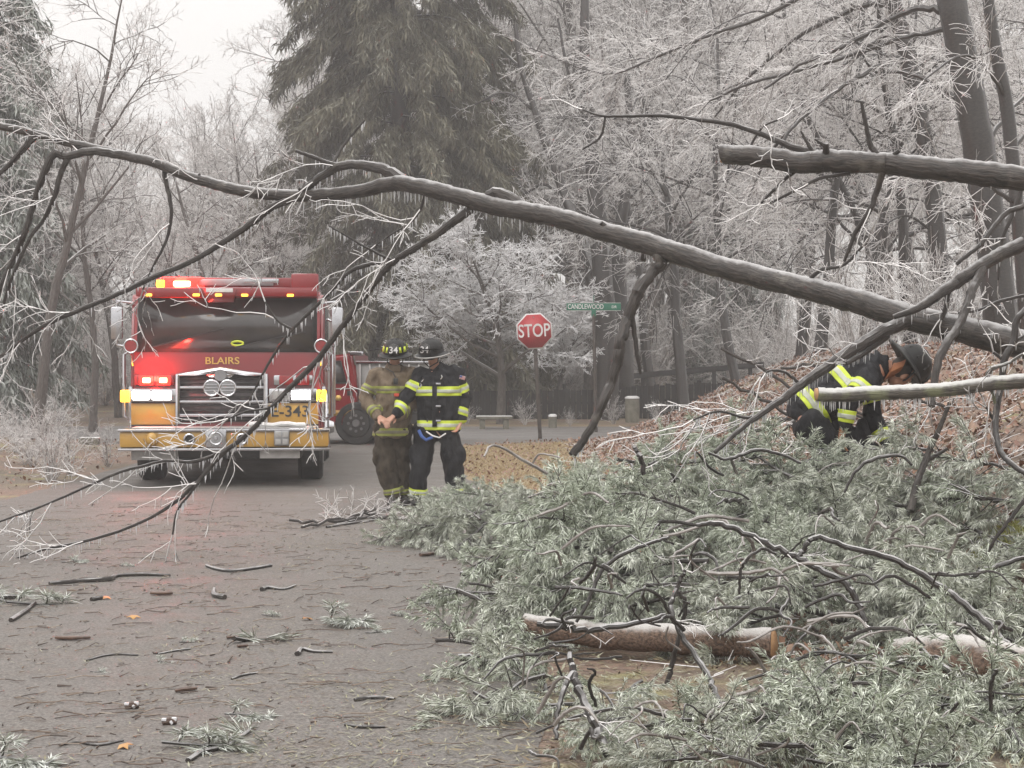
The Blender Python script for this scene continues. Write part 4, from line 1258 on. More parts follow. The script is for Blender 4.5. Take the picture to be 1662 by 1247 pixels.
def band(src, a, axis, hw, reach, off, mat, parent, name):
    """a strip of the garment's own surface lifted off it: the sewn reflective band"""
    bm = bmesh.new(); bm.from_mesh(src)
    a = Vector(a); ax = Vector(axis).normalized()
    for s in (-1, 1):
        bmesh.ops.bisect_plane(bm, geom=list(bm.verts) + list(bm.edges) + list(bm.faces), plane_co=a + ax * hw * s, plane_no=ax * s, clear_outer=True)
    bmesh.ops.delete(bm, geom=[v for v in bm.verts if (v.co - a).length > reach], context='VERTS')
    bm.normal_update()
    ns = [v.normal.copy() for v in bm.verts]
    for v, nn in zip(bm.verts, ns): v.co += nn * off
    r = bmesh.ops.extrude_face_region(bm, geom=list(bm.faces))
    for v in [g for g in r['geom'] if isinstance(g, bmesh.types.BMVert)]:
        v.co -= v.normal * off * .8
    me = bpy.data.meshes.new(name); bm.to_mesh(me); bm.free()
    me.materials.append(M[mat]); me.shade_smooth()
    return link(bpy.data.objects.new(name, me), parent)

def two_bands(src, a, axis, hw, reach, parent, worn=False):
    band(src, a, axis, hw, reach, .005, 'lime_dirty' if worn else 'lime', parent, 'reflective_band')
    band(src, a, axis, hw * .36, reach, .0085, 'silver_dirty' if worn else 'silver', parent, 'silver_stripe')

def hand(mb, wrist, dirn, palm_n, s=1.0, curl=.5, thumb=1):
    """palm, four unequal bent fingers and a thumb off the side of the palm"""
    d = unit(dirn); nrm = np.array(palm_n, float); nrm = unit(nrm - d * np.dot(nrm, d)); sd = np.cross(d, nrm)
    w = np.array(wrist, float)
    rows = []
    for t, a, b in [(-.02, .030, .026), (.02, .036, .022), (.06, .044, .020), (.092, .042, .017)]:
        rows.append(ellip(w + d * t * s, sd * a * s, nrm * b * s, 12))
    mb.loft(rows)
    for k, (off, L) in enumerate([(-.033, .072), (-.011, .082), (.011, .077), (.032, .060)]):
        p = w + d * .082 * s + sd * off * s
        q = [p]; dd = d.copy()
        for j, f in enumerate((.45, .32, .23)):
            ang = curl * (.55 + .35 * j) + .06 * k
            dd = unit(dd * math.cos(ang) + nrm * math.sin(ang))
            q.append(q[-1] + dd * L * f * s)
        mb.tube(q, [.0105 * s, .0098 * s, .009 * s, .0075 * s], 8, round_ends=True)
    p = w + d * .03 * s + sd * (-.036 * thumb) * s
    td = unit(d * .7 - sd * thumb * .65 + nrm * .35)
    mb.tube([p, p + td * .035 * s, p + unit(td + d * .5) * .065 * s], [.014 * s, .0125 * s, .009 * s], 8, round_ends=True)

def head_shape(mb, c, fwd, up, s=1.0):
    """skull, jaw, nose, brow, ears on a head that looks along fwd"""
    f = unit(fwd); u = np.array(up, float); u = unit(u - f * np.dot(u, f)); r = np.cross(f, u)
    rot = Matrix(((r[0], f[0], u[0]), (r[1], f[1], u[1]), (r[2], f[2], u[2])))
    c = np.array(c, float)
    g = lambda x, y, z: c + (r * x + f * y + u * z) * s
    mb.ball(g(0, -.005, .02), np.array((.076, .098, .10)) * s, 18, 12, rot)
    mb.ball(g(0, .030, -.055), np.array((.058, .060, .062)) * s, 14, 10, rot)
    mb.ball(g(0, .060, -.092), np.array((.026, .024, .020)) * s, 10, 8, rot)
    mb.tube([g(0, .088, .022), g(0, .112, -.018), g(0, .098, -.034)], np.array((.009, .015, .011)) * s, 8, round_ends=True)
    mb.tube([g(-.045, .078, .030), g(0, .093, .034), g(.045, .078, .030)], np.array((.012, .012, .012)) * s, 8, round_ends=True)
    mb.tube([g(-.025, .082, -.062), g(0, .092, -.060), g(.025, .082, -.062)], np.array((.007, .009, .007)) * s, 8, round_ends=True)
    for q in (-1, 1):
        mb.ball(g(q * .078, -.008, -.008), np.array((.012, .022, .034)) * s, 10, 8, rot)
        mb.ball(g(q * .042, .066, -.022), np.array((.024, .022, .026)) * s, 10, 8, rot)
    return g, rot

def helmet(parent, c, fwd, up, num, lime=False, dark_brim='helmet', s=1.0):
    f = unit(fwd); u = np.array(up, float); u = unit(u - f * np.dot(u, f)); r = np.cross(f, u)
    c = np.array(c, float)
    g = lambda x, y, z: c + (r * x + f * y + u * z) * s
    rot = Matrix(((r[0], f[0], u[0]), (r[1], f[1], u[1]), (r[2], f[2], u[2])))
    rings = []
    for z, a, b in [(-.01, .122, .148), (.03, .122, .148), (.075, .112, .137), (.112, .088, .108), (.135, .055, .068), (.143, .015, .02)]:
        rings.append(ellip(g(0, 0, z), r * a * s, f * b * s, 22))
    h = part('helmet', MB().loft(rings), M['helmet'], parent)
    for k in range(4):
        a0 = math.pi * k / 4
        q = []
        for t in np.linspace(.22, math.pi - .22, 9):
            q.append(g(.121 * math.cos(t) * math.cos(a0) , .147 * math.cos(t) * math.sin(a0), .012 + .131 * math.sin(t)))
        part('helmet_rib', MB().tube(q, .0075 * s, 6), M['helmet'], h)
    outer, inner, low = [], [], []
    for a in np.linspace(0, 2 * math.pi, 32, endpoint=False):
        back = max(0, -math.sin(a)) ** 1.5
        outer.append(g((.163 + .015 * back) * math.cos(a), .183 * math.sin(a) - .075 * back, -.018 - .040 * back))
        inner.append(g(.118 * math.cos(a), .144 * math.sin(a), .006))
        low.append(g(.118 * math.cos(a), .144 * math.sin(a), -.010))
    lo2 = [p - u * .010 * s for p in outer]
    brim = MB().loft([np.array(inner), np.array(outer), np.array(lo2), np.array(low)], caps=False)
    part('brim', brim, M['helmet'], h)
    part('brim_edge', MB().tube(outer + outer[:1], .0075 * s, 6), M['dark' if dark_brim == 'helmet' else dark_brim], h)
    sh = [(-.048, .0), (.048, .0), (.060, .045), (.050, .095), (.0, .118), (-.050, .095), (-.060, .045)]
    n_ = len(sh)
    fr = [g(x, .163 - .25 * z, z + .004) for x, z in sh] + [g(x, .150 - .25 * z, z + .004) for x, z in sh]
    shd = part('front_shield', MB().add(fr, [tuple(range(n_)), tuple(range(2 * n_ - 1, n_ - 1, -1))] + [(j, (j + 1) % n_, n_ + (j + 1) % n_, n_ + j) for j in range(n_)]), M['dark'], h, False)
    tm = text_mesh(num, .092 * s, M['sign_white'], .003)
    lean = math.atan2(.25, 1)
    zz = unit(f * math.cos(lean) + u * math.sin(lean)); yy_ = unit(u * math.cos(lean) - f * math.sin(lean)); xx = np.cross(yy_, zz)
    mm = Matrix(((xx[0], yy_[0], zz[0]), (xx[1], yy_[1], zz[1]), (xx[2], yy_[2], zz[2]))).to_4x4()
    ctr = g(0, .168 - .25 * .056, .058)
    mm.translation = Vector(ctr)
    o = link(bpy.data.objects.new('number', tm), h); o.matrix_local = mm
    if lime:
        for a in (-2.3, -1.5, .55 + 0, 1.05, 2.09, 2.6, 3.5, 4.3):
            q = []
            for (da, z, k) in ((-.17, .028, 1.0), (.17, .028, 1.0), (.10, .082, .93), (-.10, .082, .93)):
                q.append(g(.127 * k * math.cos(a + da), .153 * k * math.sin(a + da), z))
            q = np.array(q); ctr_ = g(0, 0, .03)
            q2 = q + np.array([unit(p - ctr_) for p in q]) * .006
            part('lime_patch', MB().add(np.vstack([q, q2]), [(3, 2, 1, 0), (4, 5, 6, 7), (0, 1, 5, 4), (1, 2, 6, 5), (2, 3, 7, 6), (3, 0, 4, 7)]), M['lime'], h, False)
    part('chin_strap', MB().tube([g(-.085, .0, -.01), g(-.075, .03, -.09), g(0, .075, -.13), g(.075, .03, -.09), g(.085, 0, -.01)], .007 * s, 6), M['dark'], h)
    return h

def boot(mb, ankle, toe_dir, ground=0.0):
    a = np.array(ankle, float); t = unit((toe_dir[0], toe_dir[1], 0)); s_ = np.cross(t, (0, 0, 1.0))
    mb.loft([ellip((a[0], a[1], a[2] + .20), t * .070, s_ * .062, 14), ellip((a[0], a[1], a[2] + .05), t * .066, s_ * .056, 14), ellip((a[0] + t[0] * .02, a[1] + t[1] * .02, ground + .075), t * .095, s_ * .056, 14), ellip((a[0] + t[0] * .05, a[1] + t[1] * .05, ground + .012), t * .125, s_ * .055, 14)])
    c = a + t * .125
    mb.ball((c[0], c[1], ground + .052), (.062, .075, .046), 14, 8)
    mb.box((a[0] + t[0] * .06, a[1] + t[1] * .06, ground + .012), (.10, .29, .024), Matrix.Rotation(math.atan2(t[1], t[0]) - math.pi / 2, 3, 'Z'), bevel=.01)

def person(label, root, J, cloth, trous, num, lime=False, hands=((.5, (0, 0, -1)), (.5, (0, 0, -1))), face=((0, -1, -.4), (0, 0, 1)), ground=0.0, glove=False, trunk=None, side_v=(1, 0, 0), seed=0, sleeve=.066, boots=True, brim='helmet', neck=True):
    t = thing('person', label, 'person', tuple(root))
    J = {k: np.array(v, float) for k, v in J.items()}
    # the body, one continuous surface
    b = MB()
    torso(b, [(c, a * .80, d * .80) for c, a, d in trunk], side_v)
    b.tube([trunk[-1][0], J['neck'], J['head'] - unit(J['head'] - J['neck']) * .05], [.062, .056, .054], 12, round_ends=True)
    g, rot = head_shape(b, J['head'], *face)
    for s in 'ab':
        b.tube([J['sh' + s], J['el' + s], J['wr' + s]], [.050, .043, .030], 12, round_ends=True)
        b.tube([J['hip' + s], J['kn' + s], J['an' + s], (J['an' + s][0], J['an' + s][1], ground + .05)], [.085, .060, .042, .04], 12, round_ends=True)
        b.ball((J['an' + s][0] + J['toe' + s][0] * .06, J['an' + s][1] + J['toe' + s][1] * .06, ground + .05), (.04, .07, .03), 10, 8)
        cu, pn = hands['ab'.index(s)]
        hand(b, J['wr' + s] + unit(J['ha' + s] - J['wr' + s]) * .035, J['ha' + s] - J['wr' + s], pn, 1.08, cu, 1 if s == 'a' else -1)
    bm_ = remesh(b, .0085, smooth=1)
    bm_.materials.append(M['skin'])
    body = link(bpy.data.objects.new('body', bm_), t)
    # trousers
    q = MB()
    torso(q, [(trunk[0][0], trunk[0][1] * .90, trunk[0][2] * .92), (trunk[1][0], trunk[1][1] * .93, trunk[1][2] * .93), (trunk[2][0], trunk[2][1] * .86, trunk[2][2] * .86)], side_v)
    for s in 'ab':
        h_, k_, a_ = J['hip' + s], J['kn' + s], J['an' + s]
        q.tube([h_ + (h_ - k_) * .10, h_, h_ * .5 + k_ * .5, k_, k_ * .45 + a_ * .55, a_ + (k_ - a_) * .14, a_ - (k_ - a_) * .02], [.115, .132, .116, .098, .096, .094, .090], 16, round_ends=False)
        sd = unit(np.cross(k_ - h_, (0, 1, 0.001)))
        if sd[0] * (h_[0] - trunk[0][0][0]) < 0: sd = -sd
        c = h_ * .25 + k_ * .75 + sd * .095
        q.ball(c, (.05, .085, .11), 10, 8)
    qm = remesh(q, .0135, .042, 6.0, seed + 5)
    qm.materials.append(M[trous]); tr = link(bpy.data.objects.new('trousers', qm), t)
    for s in 'ab':
        k_, a_ = J['kn' + s], J['an' + s]
        two_bands(qm, a_ + (k_ - a_) * .20, k_ - a_, .030, .15, tr, trous == 'tan_trousers')
    # coat
    c = MB()
    torso(c, trunk[1:], side_v)
    for s in 'ab':
        sh, el, wr = J['sh' + s], J['el' + s], J['wr' + s]
        inn = sh * .72 + trunk[-2][0] * .28
        c.tube([inn, sh, sh * .5 + el * .5, el, el * .45 + wr * .55, wr], [.085, sleeve * 1.28, sleeve * 1.14, sleeve * 1.10, sleeve * .98, sleeve * .86], 16, round_ends=True)
    tn = unit(J['head'] - trunk[-1][0])
    c.tube([trunk[-1][0] - tn * .05, trunk[-1][0] + tn * .01, J['neck'] + tn * .005], [.125, .098, .088], 18)
    cmsh = remesh(c, .0125, .038, 6.5, seed)
    cmsh.materials.append(M[cloth]); ct_ = link(bpy.data.objects.new('coat', cmsh), t)
    # boots
    if boots:
        bo = []
        for s in 'ab':
            m_ = MB(); boot(m_, J['an' + s], J['toe' + s], ground)
            part('boot', m_, M['boot'], t)
    if glove:
        for s in 'ab':
            m_ = MB(); cu, pn = hands['ab'.index(s)]
            hand(m_, J['wr' + s] + unit(J['ha' + s] - J['wr' + s]) * .02, J['ha' + s] - J['wr' + s], pn, 1.28, cu, 1 if s == 'a' else -1)
            gm_ = remesh(m_, .008, smooth=1); gm_.materials.append(M['glove']); link(bpy.data.objects.new('glove', gm_), t)
    for sx in (-1, 1):
        part('eye', MB().ball(g(sx * .031, .083, .008), (.012, .010, .008), 10, 8, rot), M['dark'], t)
    # hair below the helmet at the back and sides
    m_ = MB()
    m_.ball(g(0, -.022, .018), (.081, .098, .092), 16, 10, rot)
    part('hair', m_, M['hair'], t)
    up = np.array(face[1], float)
    helmet(t, g(0, -.012, .088), face[0] if len(face) < 3 else face[2], up, num, lime, brim, 1.08)
    return t, cmsh, ct_, tr, g

def V3(*a): return np.array(a, float)
# first firefighter: tan gear, looking down at what they hold
o1 = P(635, 823, 150)
tk = [((.015, 0, .82), .175, .135), ((.02, 0, .76), .215, .165), ((.02, .0, .95), .205, .16), ((.03, .0, 1.12), .205, .16), ((.03, .005, 1.30), .215, .165), ((.03, .01, 1.42), .195, .145), ((.035, .015, 1.485), .115, .10)]
J = dict(neck=(.04, -.01, 1.525), head=(.045, -.07, 1.685), sha=(-.165, .01, 1.435), ela=(-.285, .015, 1.17), wra=(-.135, -.20, .99), haa=(-.075, -.25, .955),
         shb=(.225, .01, 1.435), elb=(.275, .02, 1.17), wrb=(.085, -.22, 1.00), hab=(.02, -.27, .965),
         hipa=(-.075, 0, .86), kna=(-.055, -.05, .47), ana=(.015, -.02, .10), toea=(.05, -1, 0), hipb=(.105, 0, .86), knb=(.11, .06, .47), anb=(.135, .13, .10), toeb=(.15, -1, 0))
p1, c1m, c1o, t1o, g1 = person('person in tan firefighting gear and number 34 helmet with lime patches, looking down', o1, J, 'tan_gear', 'tan_trousers', '34', True,
             ((.75, (.3, .1, -1)), (.75, (-.3, .1, -1))), ((-.05, -1, -.45), (0, 0, 1), (-.05, -1, -.22)), 0, trunk=[(np.array(a), b, c) for a, b, c in tk], seed=3)
two_bands(c1m, (.02, 0, .815), (0, 0, 1), .042, .30, c1o, True)
two_bands(c1m, (.03, 0, 1.27), (0, 0, 1), .038, .245, c1o, True)
for s in 'ab':
    w_, e_, s_ = (V3(*J[k + s]) for k in ('wr', 'el', 'sh'))
    two_bands(c1m, w_ + (e_ - w_) * .26, e_ - w_, .036, .105, c1o, True)
    two_bands(c1m, e_ + (s_ - e_) * .42, s_ - e_, .036, .115, c1o, True)
part('red_tab', MB().box((.07, -.170, 1.215), (.055, .02, .035), bevel=.006), M['radio_red'], p1)
part('radio_mike', MB().box((.06, -.178, 1.36), (.05, .03, .07), bevel=.01), M['dark'], p1)
part('mike_cord', MB().tube([(.06, -.175, 1.40), (.03, -.17, 1.46), (-.05, -.14, 1.50)], .006, 6), M['dark'], p1)
part('collar_flap', MB().box((.045, -.105, 1.50), (.13, .03, .075), bevel=.012), M['tan_gear'], p1)
# second: black gear
o2 = P(708, 823, 150.5)
tk = [((.0, 0, .82), .18, .14), ((.015, 0, .83), .225, .17), ((.02, .0, .97), .22, .17), ((.02, .0, 1.12), .225, .175), ((.02, .005, 1.30), .235, .175), ((.02, .01, 1.43), .205, .15), ((.0, .005, 1.49), .12, .105)]
J = dict(neck=(-.02, -.015, 1.53), head=(-.055, -.085, 1.68), sha=(-.175, -.01, 1.435), ela=(-.30, -.07, 1.20), wra=(-.42, -.22, 1.01), haa=(-.475, -.26, .955),
         shb=(.235, .01, 1.435), elb=(.325, .04, 1.17), wrb=(.275, -.03, .95), hab=(.225, -.07, .86),
         hipa=(-.10, 0, .84), kna=(-.15, -.03, .45), ana=(-.185, 0, .10), toea=(-.2, -1, 0), hipb=(.12, 0, .84), knb=(.185, 0, .45), anb=(.22, .03, .10), toeb=(.25, -1, 0))
p2, c2m, c2o, t2o, g2 = person('person in black firefighting gear with bright lime bands standing beside tan-geared colleague', o2, J, 'black_gear', 'black_gear', '34', False,
             ((.6, (.3, .2, -1)), (.45, (-.6, -.6, -.2))), ((-.45, -1, -.55), (0, 0, 1), (-.42, -1, -.22)), 0, trunk=[(np.array(a), b, c) for a, b, c in tk], seed=17, brim='lens_grey')
two_bands(c2m, (.02, 0, .885), (0, 0, 1), .050, .32, c2o)
two_bands(c2m, (.02, 0, 1.25), (0, 0, 1), .050, .265, c2o)
for s in 'ab':
    w_, e_, s_ = (V3(*J[k + s]) for k in ('wr', 'el', 'sh'))
    two_bands(c2m, w_ + (e_ - w_) * .30, e_ - w_, .042, .105, c2o)
    two_bands(c2m, e_ + (s_ - e_) * .42, s_ - e_, .046, .118, c2o)
for zz in (1.33, 1.09, .935):
    part('coat_clasp', MB().box((.03, -.190, zz), (.055, .016, .022), bevel=.005), M['chrome'], p2)
part('coat_flap', MB().box((-.01, -.183, 1.14), (.05, .014, .54), bevel=.004), M['black_gear'], p2)
for xx, zz in ((-.14, 1.395), (-.16, 1.335), (.06, 1.42)):
    part('coat_hook', MB().tube([(xx, -.150, zz), (xx + .012, -.175, zz - .02), (xx - .008, -.172, zz - .045)], .007, 6), M['chrome'], p2)
fl = part('flag_patch', MB().box((.285, -.098, 1.395), (.062, .012, .04), Matrix.Rotation(.25, 3, 'Y'), bevel=.003), M['sign_white'], p2)
for k in range(3): part('flag_stripe', MB().box((.285, -.106, 1.408 - .013 * k), (.060, .004, .006), Matrix.Rotation(.25, 3, 'Y')), M['sign_red'], fl, False)
part('flag_canton', MB().box((.270, -.107, 1.408), (.024, .005, .02), Matrix.Rotation(.25, 3, 'Y')), M['blue'], fl, False)
part('webbing', MB().tube([(-.18, -.135, .83), (-.15, -.17, .77), (-.10, -.18, .73), (-.03, -.175, .76)], .018, 8), M['blue'], p2)
part('webbing_strap', MB().tube([(-.10, -.165, .82), (-.03, -.19, .775), (.04, -.19, .755), (.11, -.17, .80)], .009, 6), M['sign_white'], p2)
part('hood_flap', MB().loft([ellip(g2(0, -.035, -.01), (.088, 0, 0), (0, .075, 0), 16), ellip(g2(0, -.045, -.09), (.10, 0, 0), (0, .085, 0), 16), ellip(g2(0, -.06, -.15), (.12, 0, 0), (0, .09, 0), 16)]), M['black_gear'], p2)
# third: bent over at the bank
def Q3(px, py, dy=0.0):
    p = P(px, py, 217); p[1] += dy
    return p - o3
o3 = np.zeros(3); g0 = bank(2.35, 13.8)
o3 = np.array((P(1350, 0, 217)[0], P(0, 0, 217)[1], g0)); 
tk = [(Q3(1302, 682), .165, .14), (Q3(1303, 676), .205, .18), (Q3(1322, 663), .205, .18), (Q3(1352, 642), .205, .175), (Q3(1385, 620), .215, .175), (Q3(1413, 604), .19, .145), (Q3(1428, 597), .125, .105)]
J = dict(neck=Q3(1442, 596), head=Q3(1462, 604), sha=Q3(1398, 618, -.20), ela=Q3(1366, 652, -.27), wra=Q3(1360, 686, -.27), haa=Q3(1356, 708, -.24),
         shb=Q3(1410, 622, .20), elb=Q3(1428, 682, .17), wrb=Q3(1446, 722, .10), hab=Q3(1458, 742, .06),
         hipa=Q3(1306, 682, -.11), kna=Q3(1358, 745, -.18), ana=(-.13, -.12, .10), toea=(1, -.2, 0), hipb=Q3(1322, 684, .11), knb=Q3(1418, 735, .16), anb=(.10, .14, .10), toeb=(1, .1, 0))
p3, c3m, c3o, t3o, g3 = person('person in black firefighting gear bending down into the brush on the bank', o3, J, 'black_gear', 'black_gear', '34', False,
             ((.6, (.5, 0, -.5)), (.8, (-.6, 0, -.6))), ((.45, .62, -.85), (.85, 0, .5)), 0, glove=True, trunk=tk, side_v=(0, 1, 0), seed=31)
ax3 = Q3(1385, 620) - Q3(1322, 663)
two_bands(c3m, Q3(1320, 664), ax3, .052, .30, c3o)
two_bands(c3m, Q3(1372, 628), ax3, .050, .27, c3o)
for s in 'ab':
    w_, e_, s_ = (V3(*J[k + s]) for k in ('wr', 'el', 'sh'))
    two_bands(c3m, w_ + (e_ - w_) * .36, e_ - w_, .045, .11, c3o)
    two_bands(c3m, e_ + (s_ - e_) * .60, s_ - e_, .048, .12, c3o)
part('neck_cover', MB().loft([ellip(g3(0, -.05, .02), (0, .088, 0), (.03, 0, .06), 14), ellip(g3(0, -.06, -.09), (0, .092, 0), (.04, 0, .07), 14)]), M['glove'], p3)
# ------------------------------------------------------------------ the trees brought down by the ice
def icicles_on(rng, pts, rad, per_m, lmin, lmax, out, t0=0.0, t1=1.0):
    L = float(np.sum(np.linalg.norm(np.diff(pts, axis=0), axis=1)))
    n = int(L * per_m)
    m = len(pts)
    for k in range(n):
        t = rng.uniform(t0, t1) * (m - 1); i = min(int(t), m - 2); f = t - i
        p = pts[i] * (1 - f) + pts[i + 1] * f; r = rad[i] * (1 - f) + rad[i + 1] * f
        tg = unit(pts[i + 1] - pts[i])
        h = math.sqrt(max(0.05, 1 - tg[2] ** 2))
        if h < .45: continue
        a = p + np.array((rng.uniform(-.25, .25) * r, rng.uniform(-.25, .25) * r, -r * .92 / h))
        l = rng.uniform(lmin, lmax) * rng.uniform(.4, 1.0)
        out.append((*(a + (0, 0, .006)), *(a - (0, 0, l)), rng.uniform(.0040, .0075), .001))

def ice_part(name, segs, parent, origin):
    if not segs: return
    o = link(bpy.data.objects.new(name, seg_mesh(name, segs, M['ice'], origin)), parent)
    tag(o, kind='stuff')

def fallen(name, label, trunk_rows, branches, seed, tw, ice=(30, .035, .12), mats=('bark', 'twig_ice'), trunk_n=18, cut=None, trunk_twigs=None, stubs=0, wscale=.90):
    rng = np.random.RandomState(seed)
    root = P(*trunk_rows[0][:3])
    t = thing(name, label, 'fallen tree', tuple(root))
    pts, rad = limb(trunk_rows, 9, .03, seed)
    rad = rad * wscale
    part('trunk', MB(root).tube(pts, rad, trunk_n, lump=.07, seed=seed), M[mats[0]], t)
    segs, ic = [], []
    icicles_on(rng, pts, rad, ice[0], ice[1], ice[2], ic)
    if trunk_twigs:
        twigs_on(rng, pts, [unit(v) for v in np.gradient(pts, axis=0)], segs, *trunk_twigs[0], **trunk_twigs[1])
    for k in range(stubs):
        i = rng.randint(len(pts) // 10, len(pts) - 12); a = rng.uniform(0.2, 2.9)
        d = unit(np.array((math.cos(a) * .5, -.5, math.sin(a))) + rng.normal(0, .2, 3)); r = rad[i]
        part('knot', MB(root).tube([pts[i] + d * r * .5, pts[i] + d * r * 1.12, pts[i] + d * r * (1.25 + rng.rand() * .7)], [r * .42, r * .27, r * .2], 7, lump=.2, seed=k), M[mats[0]], t)
    for k, rows in enumerate(branches):
        bare = rows[0] == 'bare'
        if bare: rows = rows[1:]
        q, r = limb(rows, 6, .08, seed + 7 * k)
        part('branch', MB(root).tube(q, r, 9, lump=.055, seed=k), M[mats[0]], t)
        icicles_on(rng, q, r, ice[0] * 1.25, ice[1], ice[2] * .75, ic)
        if not bare:
            twigs_on(rng, q, [unit(v) for v in np.gradient(q, axis=0)], segs, *tw[0], **tw[1])
    # small drops of ice under the twigs
    for s_ in segs[::2]:
        if rng.rand() < .55:
            f = rng.rand(); p = np.array(s_[:3]) * f + np.array(s_[3:6]) * (1 - f)
            ic.append((*p, *(p - (0, 0, rng.uniform(.012, .04))), .0032, .0008))
    if segs:
        o = link(bpy.data.objects.new('twigs', seg_mesh('twigs', segs, M[mats[1]], root)), t); tag(o, kind='stuff')
    ice_part('icicles', ic, t, root)
    if cut is not None:
        px, py, s, w, d = cut
        c = P(px, py, s); d = unit(d)
        part('cut_end', MB(root).tube([c - d * .004, c + d * .005], [w / s / 2 * .85, w / s / 2 * .83], 18, lump=.03), M['cut_wood'], t, False)
    global NSEG
    NSEG += len(segs) + len(ic) // 2
    return t

